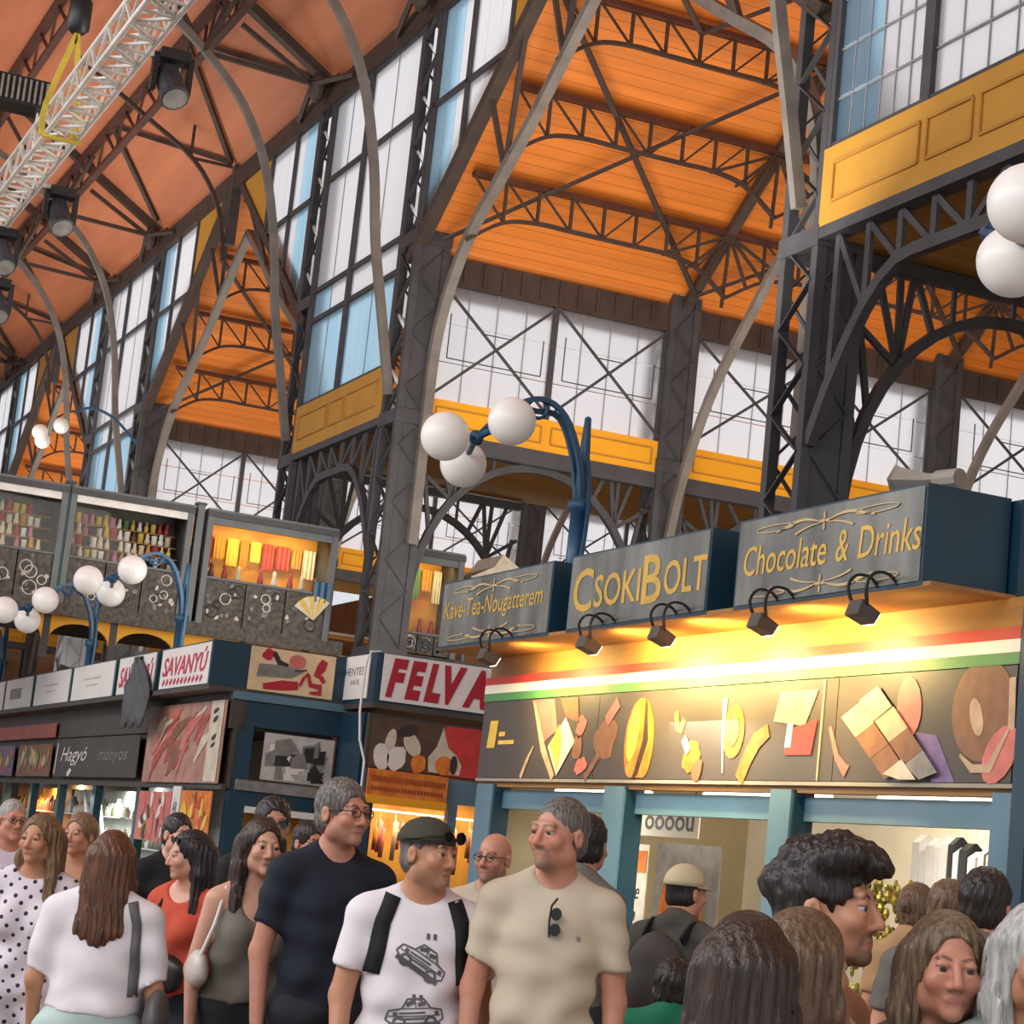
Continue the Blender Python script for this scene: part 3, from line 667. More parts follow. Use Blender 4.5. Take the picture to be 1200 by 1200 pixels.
motif(bn, B, POWD, lambda q: (B.stroke(q, [(P(617), .0), (P(622), .13), (P(629), .27)], [.05, .05, .02], D), B.stroke(q, [(P(625), .64), (P(640), .25), (P(655), .0)], [.03, .08, .06], D)))
motif(bn, B, PNK, lambda q: (B.poly(q, [(P(622), .66), (P(648), .66), (P(655), .40), (P(640), .30)], D-.002), B.blob(q, P(686), .1, .12, .07, .3, wob=.2, d=D), B.blob(q, P(683), .42, .1, .08, .8, wob=.2, d=D), B.stroke(q, [(P(712), .45), (P(724), .6)], .1, D)))
motif(bn, B, PALE, lambda q: B.poly(q, [(P(646), .26), (P(659), .02), (P(677), .3), (P(664), .5)], D+.002))
motif(bn, B, YLW, lambda q: B.poly(q, [(P(649), .27), (P(659), .07), (P(662), .3), (P(658), .44)], D+.006))
motif(bn, B, CHOC, lambda q: (B.poly(q, [(P(655), .66), (P(676), .66), (P(680), .45), (P(664), .5)], D), B.blob(q, P(680), .25, .1, .1, .3, wob=.2, d=D), B.stroke(q, [(P(692), 0), (P(700), .1), (P(707), .2)], .06, D), B.blob(q, P(712), .3, .2, .16, .5, wob=.25, d=D-.003)))
motif(bn, B, ORG, lambda q: (B.poly(q, [(P(752)+.24*cos(k*pi/12), max(.012, .28+.34*sin(k*pi/12))) for k in range(24)], D),))
motif(bn, B, CHOCD, lambda q: (B.stroke(q, [(P(757), .6), (P(760), .3), (P(752), .05), (P(748), 0)], [.02, .08, .06, .02], D+.004),))
motif(bn, B, YLW, lambda q: (B.blob(q, P(745), .35, .09, .22, -.15, d=D+.004), B.stroke(q, [(P(793), .5), (P(796), .38), (P(800), .36), (P(803), .44)], .06, D)))
motif(bn, B, ORG, lambda q: (B.blob(q, P(815), .16, .14, .11, .5, wob=.15, d=D), B.blob(q, P(862), .34, .15, .19, 0, 18, d=D), B.stroke(q, [(P(873), 0), (P(880), .14), (P(890), .27), (P(903), .34)], [.12, .13, .13, .1], D)))
motif(bn, B, CHOC, lambda q: (B.blob(q, P(861), .35, .1, .12, 0, 16, d=D+.004), B.blob(q, P(823), .06, .09, .08, .7, wob=.2, d=D+.004)))
motif(bn, B, PALE, lambda q: (B.stroke(q, [(P(849), .58), (P(850), .3), (P(853), .05)], [.06, .03, .015], D), B.stroke(q, [(P(805), .3), (P(812), .2)], .07, D+.006)))
motif(bn, B, POWD, lambda q: (B.poly(q, [(P(908), .4), (P(945), .36), (P(958), .6), (P(914), .6)], D), B.stroke(q, [(P(965), .66), (P(964), 0)], .02, D)))
motif(bn, B, REDP, lambda q: (B.poly(q, [(P(924), .17), (P(955), .17), (P(960), .4), (P(926), .34)], D+.003),))
motif(bn, B, WHP, lambda q: (B.poly(q, [(P(924), .22), (P(931), .22), (P(932), .38), (P(926), .38)], D+.006),))
Q_ = lambda x, y: (P(x), min(.66, max(.01, .67*(1-(y-788)/126))))
def cocoa_square(q, cx, cy, s=.93, lift=0.):
    x, y = 800+cx/2.73, 800+cy/2.73
    B.poly(q, [Q_(x+a*10*s+b_*11*s, y+a*13.5*s-b_*9*s) for a, b_ in ((-1, -1), (1, -1), (1, 1), (-1, 1))], D+.004+lift)
for k, (cx, cy, m) in enumerate(((566, 112, POWD), (620, 182, CHOC), (674, 252, CHOC), (626, 62, POWD), (684, 132, POWD), (738, 202, CHOC), (792, 272, GREYP), (728, 300, PALE))):
    motif(bn, B, m, lambda q: cocoa_square(q, cx, cy, lift=.005*k), 'printed_chocolate_square')
motif(bn, B, PNK, lambda q: (B.blob(q, P(1066), .46, .13, .19, .2, d=D), B.blob(q, P(1176), .16, .2, .13, .8, d=D), B.stroke(q, [(P(975), .35), (P(985), .16), (P(997), .06), (P(1000), .1)], [.03, .05, .08, .02], D)))
motif(bn, B, PURP, lambda q: (B.poly(q, [(P(1075), .3), (P(1100), .28), (P(1125), .0), (P(1098), .0)], D-.003),))
motif(bn, B, CHOC, lambda q: (B.blob(q, P(1152), .42, .3, .3, .2, 22, d=D-.003),))
motif(bn, B, POWD, lambda q: (B.blob(q, P(1146), .38, .06, .12, .4, d=D), B.stroke(q, [(P(1130), .16), (P(1145), .08), (P(1165), .08), (P(1185), .3)], [.02, .05, .06, .02], D+.003), B.stroke(q, [(P(1186), .6), (P(1188), .3)], .06, D)))

fb = thing('tricolour_band', 'red white and green painted band lit by floodlights above the chocolate banner', 'band', (FX, 13.9, 3.03))
for m, z0, z1, n in ((GREEN, 3.03, 3.10, 'green_stripe'), (CREAM, 3.10, 3.175, 'white_stripe'), (RED, 3.175, 3.245, 'red_stripe')):
    box(fb, n, (FX-.02, 10.0, z0), (FX+.03, 17.78, z1), m)

def ornament(F, mb, cx, cy, w_, up, d=.012):
    """a scroll rule: slim tapering strokes either side of a small knot"""
    for s in (-1, 1):
        n = 14; u = [k/n for k in range(n+1)]
        F.stroke(mb, [(cx+s*(.05+w_*.6*t), cy+up*.03*sin(t*pi*1.25)) for t in u], [.007+.012*sin(t*pi) for t in u], d)
        F.stroke(mb, [(cx+s*(.05+w_*.33*t), cy-up*(.012+.045*t*t)) for t in u], [.006+.010*t for t in u], d)
        F.stroke(mb, [(cx+s*w_*(.68+.27*cos(2*pi*t)), cy+up*.012+.022*sin(2*pi*t)) for t in u], [.007]*(n+1), d)
    for q in range(4): F.blob(mb, cx+.034*cos(q*pi/2), cy+.034*sin(q*pi/2), .026, .011, q*pi/2, 10, d)
    F.blob(mb, cx, cy, .013, .013, 0, 8, d+.004)
def sign_box(y0, y1, label, kind):
    t = thing('sign_box', label, 'sign', (6.9, (y0+y1)/2, 3.45))
    box(t, 'box_body', (6.915, y0, 3.43), (7.5, y1, 4.03), BLUE)
    F = Face((6.915, y1, 3.44), (0, -1, 0), (-1, 0, 0)); Wd = y1-y0
    F.rect(t, 'sign_face', .03, .015, Wd-.02, .575, SIGNF, 0, .008)
    if kind == 'shop':
        x = .1
        for s, wd, h, z in (('C', .34, .34, .13), ('SOKI', .76, .25, .15), ('B', .3, .36, .12), ('OLT', .62, .25, .16)):
            F.text(t, s, x, z, wd, h, GOLD, 'gold_lettering', offset=.012, d=.012, skew=0); x += wd+.035
    else:
        mb = MB(); ornament(F, mb, Wd*.5, .48, Wd*.4, 1); ornament(F, mb, Wd*.5, .085, Wd*.42, -1); mb.build('gold_scroll', PALEG, t)
        if kind == 'drinks':
            x = .12
            for s, wd in (('Chocolate', 1.02), ('&', .14), ('Drinks', .66)):
                F.text(t, s, x, .2, wd, .20, GOLD, 'gold_lettering', shear=.12, d=.012, offset=.004); x += wd+.11
        else:
            F.text(t, 'Kávé-Tea-Nougatterem', .1, .2, Wd-.25, .21, GOLD, 'gold_lettering', shear=.1, d=.012, offset=.004)
    return t
sign_box(10.28, 12.46, 'dark sign with gold English lettering for chocolate and drinks', 'drinks')
sign_box(12.83, 15.08, 'dark sign with the largest gold capitals, middle of the three', 'shop')
sign_box(15.41, 17.76, 'dark sign with small gold lettering between scrolls, beside the lamp post', 'tea')

HALO = mat('halogen_lens', '#fff2c8', .3, 0, .02, 3, emit=6.)
for y, lab in ((14.31, 'floodlight on a bent arm below the C of the middle sign'), (13.15, 'floodlight below the right part of the middle sign'), (11.78, 'floodlight below the left part of the drinks sign'), (10.63, 'floodlight below the right part of the drinks sign'), (16.2, 'floodlight under the small lettered sign')):
    t = thing('floodlight', lab, 'lamp', (6.75, y, 3.35))
    for e in (-1, 1):
        mb = MB(); mb.path([(6.93, y+e*.10, 3.44), (6.86, y+e*.10, 3.50), (6.76, y+e*.10, 3.50), (6.71, y+e*.10, 3.42), (6.74, y+e*.07, 3.31)], .016, .016, (0, 1, 0)); mb.build('bent_arm', BLACKM, t)
    mb = MB(); mb.prism([(6.68, y-.07, 3.25), (6.80, y-.07, 3.205), (6.84, y-.07, 3.275), (6.71, y-.07, 3.34)], (0, .14, 0)); mb.build('housing', mat('lamp_housing', '#5b5652', .5, .3) if 'lamp_housing' not in MATS else MATS['lamp_housing'], t)
    mb = MB(); mb.prism([(6.803, y-.06, 3.205), (6.841, y-.06, 3.272), (6.845, y-.06, 3.269), (6.807, y-.06, 3.202)], (0, .12, 0)); mb.build('lens', HALO, t)
    light('floodlight_beam', 'SPOT', (6.87, y, 3.225), (7.44, y, 3.12), {14.31: 260, 13.15: 250, 11.78: 190, 10.63: 10, 16.2: 130}[y], (1, .70, .24), spot_size=radians(150), spot_blend=.9, shadow_soft_size=.05)

# things inside and above the stall
SPKG = mat('speaker_grey', '#a5a096', .5)
t = thing('horn_speaker', 'grey horn loudspeaker on top of the drinks sign', 'loudspeaker', (7.4, 11.1, 4.03))
mb = MB(); mb.tube([(7.33, 11.28, 4.22), (7.35, 11.25, 4.22), (7.42, 11.06, 4.215), (7.45, 10.98, 4.215)], [.12, .10, .055, .045], 4); mb.build('horn', SPKG, t)
mb = MB(); mb.tube([(7.45, 10.98, 4.215), (7.49, 10.80, 4.215)], [.065, .065], 10); mb.build('driver', SPKG, t)
bar(t, 'bracket', (7.45, 10.98, 4.02), (7.45, 10.98, 4.2), .035, .035, SPKG)
t = thing('price_sign', 'white sign with bold black letters hung inside the middle bay', 'sign', (8.2, 15.5, 1.98))
SF = Face((8.2, 16.0, 1.97), (0, -1, 0), (-1, 0, 0)); SF.rect(t, 'board', 0, 0, 1.0, .2, CREAM); SF.text(t, 'oooou', .08, .05, .84, .12, BLKP, offset=.02, d=.012)
for a in (.1, .9): bar(t, 'hanger', SF.p(a, .2, .005), SF.p(a, .38, .005), .008, .008, BLACKM)
t = thing('poster', 'cream and orange poster with loose black script behind the glass', 'poster', (8.3, 14.6, 1.1))
SF = Face((8.3, 16.62, 1.05), (0, -1, 0), (-1, 0, 0)); SF.rect(t, 'sheet', 0, 0, .62, .85, PALE)
SF.rect(t, 'orange_band', .02, .62, .6, .8, ORG, .012, .004); mb = MB(); SF.blob(mb, .28, .68, .09, .13, d=.018); mb.build('printed_pod', POWD, t)
SF.text(t, 'dolce', .1, .4, .42, .13, BLKP, shear=.3, d=.014); SF.text(t, 'vita', .12, .22, .36, .11, BLKP, shear=.3, d=.014)
t = thing('display_board', 'grey display board with two orange rounded shapes in the middle bay', 'board', (8.6, 13.6, 1.0))
SF = Face((8.9, 17.0, 1.0), (0, -1, 0), (-1, 0, 0)); SF.rect(t, 'board', 0, 0, 1.15, .95, GREYP)
for a in (.35, .72):
    mb = MB(); SF.poly(mb, [(a-.2, .3), (a+.2, .3), (a+.17, .5), (a+.08, .62), (a-.05, .64), (a-.15, .55)], .012, .02); mb.build('orange_shape', ORG, t)
t = thing('hanging_bouquets', 'gold and green foil wrapped sweets hung in strings in the right bay', 'sweets', (8.1, 12.0, 1.0)); t['kind'] = 'stuff'
mb = MB(); rr = random.Random(3)
for k in range(420):
    mb.ball((8.0+rr.uniform(-.15, .15), rr.uniform(10.9, 12.3), rr.uniform(.95, 1.75)), rr.uniform(.012, .028), 6, 4, (1, 1, rr.uniform(1, 2.4)))
tag(mb.build('foil_sweets', mat('gold_foil', '#b9a04a', .25, .7, .5, 20, col2='#5d5a2c'), t), kind='stuff')
shelf = thing('packet_shelf', 'wooden shelf in the right bay carrying white packets', 'shelf', (8.3, 10.9, 1.7))
box(shelf, 'board', (8.15, 10.1, 1.66), (8.5, 12.2, 1.70), WOOD); box(shelf, 'front_lip', (8.12, 10.1, 1.62), (8.15, 12.2, 1.72), WOOD)
for y in (10.2, 12.1): bar(shelf, 'bracket', (8.48, y, 1.3), (8.48, y, 1.68), .03, .03, ALU)
y = 10.2; k = 0
while y < 12.0:
    wd = rr.choice((.05, .06, .08, .11)); h = rr.uniform(.27, .40); m = rr.choice((WHP, WHP, PALE, PALE, BLKP if y > 11.1 else WHP, POWD))
    mb = MB(); mb.box((8.2, y, 1.701), (8.34, y+wd, 1.701+h*.86)); mb.prism([(8.2, y, 1.701+h*.86), (8.34, y, 1.701+h*.86), (8.28, y, 1.701+h), (8.26, y, 1.701+h)], (0, wd, 0))
    k += 1; tag(mb.build('packet', m), '%s paper packet, %s from the right end of the wooden stall shelf' % ({'print_white': 'white', 'print_pale': 'cream', 'print_black': 'black', 'print_powder': 'tan'}[m.name], nth(k)), 'packet', 'packets on the right bay shelf'); y += wd+rr.uniform(.006, .03)

# ------------------------------------------------------------------ left row and the corner stalls
TEAL = mat('dark_teal_paint', '#1d4650', .5, 0, .25, 2)
DBEAM = mat('dark_beam', '#4b4642', .6, 0, .3, 2)
LITO = mat('warm_wall', '#e0a040', .6, 0, .3, 2, col2='#c07028'); LITW = mat('pale_wall', '#dfe4dc', .6, 0, .15, 2)
rw = thing('stall_row', 'long row of dark stalls with white signs leading away at left', 'stall', (7.6, 34, 0))
box(rw, 'front_beam', (7.5, 26.1, 2.95), (7.7, 44, 3.42), DBEAM); box(rw, 'roof_slab', (7.18, 26.1, 3.40), (9.4, 44, 3.46), DBEAM); box(rw, 'ceiling_board', (7.7, 26.2, 2.96), (8.9, 44, 3.0), DBEAM)
box(rw, 'back_wall', (8.7, 26.4, 0), (8.8, 44, 2.96), LITW); box(rw, 'upper_board', (7.56, 26.1, 2.2), (7.62, 44, 2.95), DBEAM)
for y in (30.2, 33.0, 35.6, 37.9, 40.4): box(rw, 'post', (7.5, y, 0), (7.62, y+.22, 2.24), TEAL)
box(rw, 'counter', (7.52, 26.3, 0), (8.2, 44, .95), TEAL); box(rw, 'rail', (7.49, 26.1, 2.18), (7.55, 44, 2.25), DBEAM)
def row_sign(y0, y1, label, fn, base=WHITE):
    t = thing('sign_box', label, 'sign', (7.2, (y0+y1)/2, 3.46))
    box(t, 'box_body', (7.21, y0-.08, 3.46), (7.6, y1+.08, 4.03), TEAL)
    F = Face((7.21, y1, 3.48), (0, -1, 0), (-1, 0, 0)); F.rect(t, 'sign_face', .0, .0, y1-y0, .53, base, 0, .012); fn(t, F, y1-y0)
def txt_red(t, F, W):
    F.text(t, 'SAVANYÚ', .12, .16, W-.24, .32, PINKL, shear=.25, offset=.02, d=.018); mb = MB()
    for k in range(11): F.stroke(mb, [(.2+k*(W-.4)/11, .05), (.2+k*(W-.4)/11+.09, .11)], .05, .018)
    mb.build('small_print', PINKL, t)
def txt_red2(t, F, W):
    F.text(t, 'SAVANYÚ', .12, .1, W-.2, .36, PINKL, shear=.25, offset=.02, d=.018)
def grey_print(t, F, W):
    mb = MB(); F.poly(mb, [(W*.2, .17), (W*.62, .17), (W*.62, .36), (W*.2, .36)], .016); mb.build('grey_print', GREYP, t)
def faint(t, F, W):
    mb = MB(); F.poly(mb, [(W*.3, .3), (W*.7, .3), (W*.7, .33), (W*.3, .33)], .016); F.poly(mb, [(W*.35, .2), (W*.65, .2), (W*.65, .22), (W*.35, .22)], .016); mb.build('faint_print', mat('faint_print', '#d2d0c6', .5) if 'faint_print' not in MATS else MATS['faint_print'], t)
row_sign(26.27, 28.72, 'white sign with pink slanted capitals at the corner of the left row', txt_red)
row_sign(29.08, 31.2, 'white sign with pink capitals half hidden behind grey cloth', txt_red2)
row_sign(31.5, 34.3, 'blank white sign next to the cloth covered one', faint)
row_sign(34.55, 37.3, 'second blank white sign from the grey cloth', faint)
row_sign(37.6, 40.0, 'white sign with a grey printed block', grey_print)
row_sign(40.2, 42.6, 'white sign cut by the left picture edge', faint)
t = thing('grey_cloth', 'dark grey cloth bundle hanging over the pink lettered sign', 'cloth', (7.1, 29.7, 3.4))
mb = MB(); n = 14; rows = []
for j in range(9):
    z = 3.92-j*.115; wj = .35+.95*min(1, j/3.)
    rows.append([(7.185-.05*abs(sin(k*1.9+j*.35))-.03*(j > 2), 29.95+wj*(.5-k/n)*1.0-.35*min(1, j/4), z-.05*sin(k*1.3)) for k in range(n+1)])
rows.insert(0, [(7.42, q[1], 4.045) for q in rows[0]])
v = [p for r in rows for p in r]; mb.add(v, [(j*(n+1)+k, j*(n+1)+k+1, (j+1)*(n+1)+k+1, (j+1)*(n+1)+k) for j in range(9) for k in range(n)])
o = mb.build('cloth_sheet', mat('grey_cloth', '#5f6266', .8, 0, .35, 5), t, True); md = o.modifiers.new('thick', 'SOLIDIFY'); md.thickness = .02

def board(label, F, a0, b0, a1, b1, base, fn, name='poster', cat='poster'):
    t = thing(name, label, cat, F.p((a0+a1)/2, b0, 0)); F.rect(t, 'sheet', a0, b0, a1, b1, base, 0, .012)
    G = Face(F.p(a0, b0, .012), F.u, F.n); fn(t, G, a1-a0, b1-b0); return t
RF = Face((7.46, 43.0, 0), (0, -1, 0), (-1, 0, 0))      # a = 43-y
def meat(t, G, W, H):
    r2 = random.Random(5)
    for m, n in ((PNK, 9), (mat('print_meat', '#b05046', .5, 0, .35, 7), 8), (PALE, 5), (CHOC, 4)):
        mb = MB()
        for k in range(n):
            a, b = r2.uniform(.1, .7)*W, r2.uniform(0, .55)*H; dx, dy = r2.uniform(.1, .3)*W, r2.uniform(.25, .45)*H
            G.stroke(mb, [(a, b), (a+dx*.4, b+dy*.6), (min(W, a+dx), min(H, b+dy))], [.05, r2.uniform(.1, .25), .04], .004+.001*r2.random())
        mb.build('printed_meat', m, t)
    mb = MB(); G.poly(mb, [(W*.83, .02), (W*.98, .02), (W*.98, H), (W*.83, H)], .008); mb.build('printed_strip', PALE, t)
    mb = MB()
    for z in (.88, .78, .55, .46): G.blob(mb, W*.9, H*z, .12, .035, .2, 8, .012, wob=.3)
    mb.build('printed_marks', CHOCD, t)
board('large poster of raw cured meat hanging below the corner sign', RF, 13.0, 2.25, 16.85, 3.3, mat('print_flesh', '#b98a7c', .5, 0, .35, 4), meat)
def script_white(t, G, W, H):
    G.text(t, 'Hagyó', .5, .18, 1.9, .3, WHP, shear=.35, d=.006); mb = MB(); G.blob(mb, 1.3, .08, .16, .05, .2, 10, .006, wob=.4); G.stroke(mb, [(.12, .05), (.2, .55)], .07, .006); mb.build('chalk_mark', WHP, t)
    G.text(t, 'mányos', 3.2, .2, 1.9, .24, GREYP, shear=.35, d=.006)
board('dark grey board with white brush script', RF, 6.9, 2.3, 12.6, 2.92, DBEAM, script_white, 'script_board', 'board')
board('red band above the vegetable photos', RF, .6, 2.96, 6.7, 3.2, mat('dull_red', '#b0503c', .5, 0, .3, 2), lambda t, G, W, H: None, 'red_fascia', 'band')
def veg(t, G, W, H):
    r2 = random.Random(8)
    for m, n in ((LEAFP, 12), (PALE, 8), (PNK, 5), (ORG, 4), (YLW, 4)):
        mb = MB()
        for k in range(n):
            a, b = r2.uniform(.05, .92)*W, r2.uniform(.05, .6)*H; G.stroke(mb, [(a, b), (a+.12, b+r2.uniform(.15, .22))], [.1, .18], .004+.001*r2.random())
        mb.build('printed_vegetables', m, t)
board('photo panel of green and yellow vegetables under the red band', RF, 3.7, 2.3, 6.6, 2.85, CHOC, veg)
board('photo panel of vegetables at the left picture edge', RF, .4, 2.3, 3.3, 2.85, PURP, veg)
# lit goods in the bays of the row
bays = [(40.6, 43.0, LITO, 'orange goods at the left edge'), (38.12, 40.4, LITO, 'orange goods second from the left edge'), (35.8, 37.9, LITW, 'white lit shop'), (33.2, 35.6, LITW, 'pale bay with leaning rods'), (30.4, 33.0, LITW, 'pale bay beside the rods')]
for y0, y1, m, lab in bays:
    t = thing('display_wall', 'back display of '+lab, 'display', (8.3, (y0+y1)/2, .96))
    box(t, 'backing', (8.25, y0, .96), (8.3, y1, 2.16), m)
    for z in (1.3, 1.72): box(t, 'shelf', (8.0, y0+.05, z), (8.25, y1-.05, z+.02), WHITE)
    gm = [ORG, REDP, YLW, CHOC] if m is LITO else [WHP, GREYP, LEAFP, PALE]
    r2 = random.Random(int(y0*10)); yy = y0+.1
    while yy < y1-.2:
        for z in (.97, 1.32, 1.74):
            mm = r2.choice(gm); h = r2.uniform(.14, .3); mb = MB(); mb.lathe((8.12, yy+.07, z), [(.06, 0), (.065, h*.3), (.06, h*.7), (.025, h*.85), (.03, h)], 8)
            tag(mb.build('jar', mm, None, True), '%s jar, %s from near end, %s shelf, %s' % (mm.name.replace('print_', ''), nth(int((yy-y0)/.2)+1), {.97: 'bottom', 1.32: 'middle', 1.74: 'top'}[z], lab.replace('lit ', '').replace('woman', 'dress')), 'jar', 'jars among the '+lab)
        yy += .2
for k in range(3):
    tag(MB().tube([(7.9, 33.4+k*.55, 1.0), (7.85, 34.3+k*.5, 2.1)], .03, 8).build('rod', WHP), ['nearest', 'middle', 'farthest'][k]+' of three white rods leaning in the pale stall bay', 'rod', 'leaning white rods')
light('stall_lamp', 'AREA', (7.95, 39.5, 2.15), (8.2, 39.5, 1), 150, (1, .78, .45), shape='RECTANGLE', size=.3, size_y=5)
light('stall_lamp', 'AREA', (7.95, 33.8, 2.15), (8.2, 33.8, 1), 90, (.95, 1, .95), shape='RECTANGLE', size=.3, size_y=6)

# corner: blue front facing the camera
cs = thing('corner_stall', 'petrol blue corner stall with a sausage picture sign', 'stall', (8.2, 26.2, 0))
CY = 26.1
box(cs, 'sign_backing', (7.17, CY+.01, 3.44), (9.0, CY+.09, 4.03), BLUE); box(cs, 'ledge', (7.5, CY-.03, 3.32), (9.05, CY+.12, 3.42), BLUEG)
box(cs, 'beam', (7.66, CY, 3.0), (9.05, CY+.14, 3.31), BLUE); box(cs, 'corner_post', (7.6, CY, 0), (7.82, CY+.18, 3.0), BLUE); box(cs, 'corner_pillar', (8.96, CY-.85, 0), (9.2, CY+.1, 3.3), BLUE)
box(cs, 'mid_rail', (7.66, CY-.05, 2.2), (9.0, CY+.12, 2.33), GREYP); box(cs, 'lower_beam', (7.82, CY, 2.02), (9.0, CY+.1, 2.2), BLUE)
box(cs, 'back_panel', (7.82, CY+.5, 0), (9.0, CY+.55, 2.2), LITO); box(cs, 'counter', (7.82, CY, 0), (9.0, CY+.4, .95), BLUE); box(cs, 'light_strip', (7.82, CY-.01, 1.93), (9.0, CY+.05, 2.01), WHITE)
F = Face((7.66, CY, 0), (1, 0, 0), (0, -1, 0))
def saus(t, G, W, H):
    mb = MB(); G.poly(mb, [(.1, .18), (.55, .2), (.72, .3), (.5, .36), (.12, .34)], .005); mb.build('printed_knife', GREYP, t)
    mb = MB(); G.blob(mb, .23, .47, .08, .07, .5, 12, .006, wob=.2); G.stroke(mb, [(.2, .06), (.45, .1), (.66, .12)], [.07, .13, .1], .006); G.stroke(mb, [(.68, .12), (.72, .22), (.78, .3)], [.03, .04, .02], .006); G.stroke(mb, [(.78, .28), (.82, .15), (.95, .14), (.96, .06), (.82, .05)], [.04, .06, .08, .07, .03], .006); G.stroke(mb, [(.88, .26), (.94, .38), (.98, .48)], [.06, .12, .09], .006); G.stroke(mb, [(.94, .28), (1.0, .2)], .06, .006); mb.build('printed_sausage', REDL, t)
    mb = MB(); G.blob(mb, .62, .42, .11, .09, 0, 16, .006); mb.build('printed_ham', PNK, t)
    mb = MB(); G.stroke(mb, [(.3, .5), (.38, .38), (.5, .36)], [.06, .07, .04], .008); G.stroke(mb, [(.6, .3), (.75, .33)], .02, .008); mb.build('printed_handle', BLKP, t)
board('cream picture sign with red sausages and a ham', F, .0, 3.46, 1.13, 4.01, mat('print_cream', '#e9cfa4', .5, 0, .2, 3), saus, 'picture_sign', 'sign')
def bw(t, G, W, H):
    r2 = random.Random(2)
    for m, n in ((GREYP, 9), (BLKP, 10), (WHP, 6)):
        mb = MB()
        for k in range(n):
            a, b = r2.uniform(.02, .75)*W, r2.uniform(.02, .6)*H; G.poly(mb, [(a, b), (a+r2.uniform(.05, .25), b+.01), (a+r2.uniform(.05, .25), b+r2.uniform(.08, .25)), (a, b+r2.uniform(.08, .22))], .004+.002*r2.random())
        mb.build('printed_scene', m, t)
board('black and white photo panel on the corner stall', F, .31, 2.36, 1.24, 2.95, mat('print_light_grey', '#c4c1bd', .5, 0, .3, 6), bw)
t = thing('white_cable', 'white cable hanging down past the sausage picture sign', 'cable', (8.85, 25.15, 2.4))
mb = MB(); mb.tube([(9.02, 25.1, 4.06), (8.9, 25.1, 4.05), (8.85, 25.1, 3.9), (8.84, 25.1, 3.6), (8.84, 25.1, 3.3), (8.88, 25.1, 2.95), (8.97, 25.1, 2.7), (8.97, 25.1, 2.35)], .016, 6); mb.build('cable_run', WHITE, t)

# meat counter stall with the big red lettering
fs = thing('meat_stall', 'stall with big crimson capitals and a garlic photo, facing the camera', 'stall', (10, 25.2, 0)); FY = 25.0
box(fs, 'sign_backing', (8.96, FY+.02, 3.43), (11.9, 26.3, 4.05), BLUE); box(fs, 'soffit', (8.96, FY+.0, 3.36), (11.6, 26.2, 3.43), DBEAM); box(fs, 'photo_backing', (8.98, FY+.12, 2.62), (11.6, FY+.2, 3.3), DBEAM)
box(fs, 'lintel', (10.06, FY+.1, 2.3), (11.6, FY+.22, 2.6), BLUEG); box(fs, 'corner_post', (8.98, FY+.02, 0), (9.1, FY+.2, 2.62), BLUE); box(fs, 'mid_post', (10.15, FY+.1, 0), (10.27, FY+.22, 2.3), BLUEG)
box(fs, 'counter', (9.1, FY+.1, 0), (11.6, FY+.6, .95), BLUE); box(fs, 'back_wall', (9.1, FY+1.3, 0), (11.6, FY+1.35, 2.6), LITO)
F = Face((8.97, FY, 0), (1, 0, 0), (0, -1, 0))
def felva(t, G, W, H):
    [G.text(t, ch, [.06, .315, .57, .81, 1.095, 1.43, 1.72, 2.0, 2.3][k], .05, [.27, .26, .22, .31, .33, .29, .29, .29, .29][k], .49, REDL, 'crimson_letter', shear=.26, offset=.06, d=.006+.0006*k) for k, ch in enumerate('FELVAGOTT')]
board('white sign with huge crimson brush capitals', F, .07, 3.46, 2.9, 4.04, WHITE, felva, 'sign_board', 'sign')
SFc = Face((8.955, 26.35, 0), (0, -1, 0), (-1, 0, 0))
def small(t, G, W, H): G.text(t, 'HENTES', .25, .3, .7, .1, GREYP, d=.004); G.text(t, 'HÚS', .5, .18, .3, .08, GREYP, d=.004)
board('small white sign with faint grey lettering beside the crimson one', SFc, .0, 3.48, 1.12, 4.03, WHITE, small, 'sign_board', 'sign')
F2 = Face((9.02, FY+.11, 2.64), (1, 0, 0), (0, -1, 0))
def garlic(t, G, W, H):
    mb = MB(); G.poly(mb, [(.95, 0), (2.5, 0), (2.5, .62), (.98, .62)], .003); mb.build('printed_red_ground', REDP, t)
    mb = MB(); G.poly(mb, [(.8, .02), (1.22, .02), (1.24, .14), (1.16, .26), (1.04, .34), (.98, .5), (.95, .6), (.92, .48), (.88, .34), (.78, .2)], .006); G.blob(mb, .55, .33, .1, .16, .6, 14, .006); G.blob(mb, .26, .34, .07, .16, -.2, 14, .006); mb.build('printed_garlic', PALE, t)
    mb = MB(); G.blob(mb, .16, .14, .1, .18, .2, 14, .007, wob=.08); G.blob(mb, .36, .14, .12, .16, -.3, 14, .007, wob=.08); mb.build('printed_clove', WHP, t)
    mb = MB(); G.blob(mb, .66, .1, .1, .12, 0, 14, .008, wob=.1); G.blob(mb, 1.0, .12, .12, .12, 0, 14, .009); mb.build('printed_onion', ORG, t)
    mb = MB(); G.blob(mb, 1.13, .14, .05, .12, 0, 12, .011); G.blob(mb, .48, .5, .14, .07, .4, 12, .007, wob=.2); mb.build('printed_shadow', CHOCD, t)
board('photo of garlic and onions with a red ground below the crimson sign', F2, 0, 0, 2.5, .63, mat('print_brownish', '#5d4634', .5, 0, .35, 5), garlic)
t = thing('awning_board', 'orange lettered board with a yellow lower edge under the garlic photo', 'board', (9.5, FY+.02, 2.2))
box(t, 'board', (9.0, FY-.02, 2.3), (10.06, FY+.03, 2.62), ORG); box(t, 'yellow_edge', (9.0, FY-.04, 2.2), (10.06, FY+.02, 2.3), YEL)
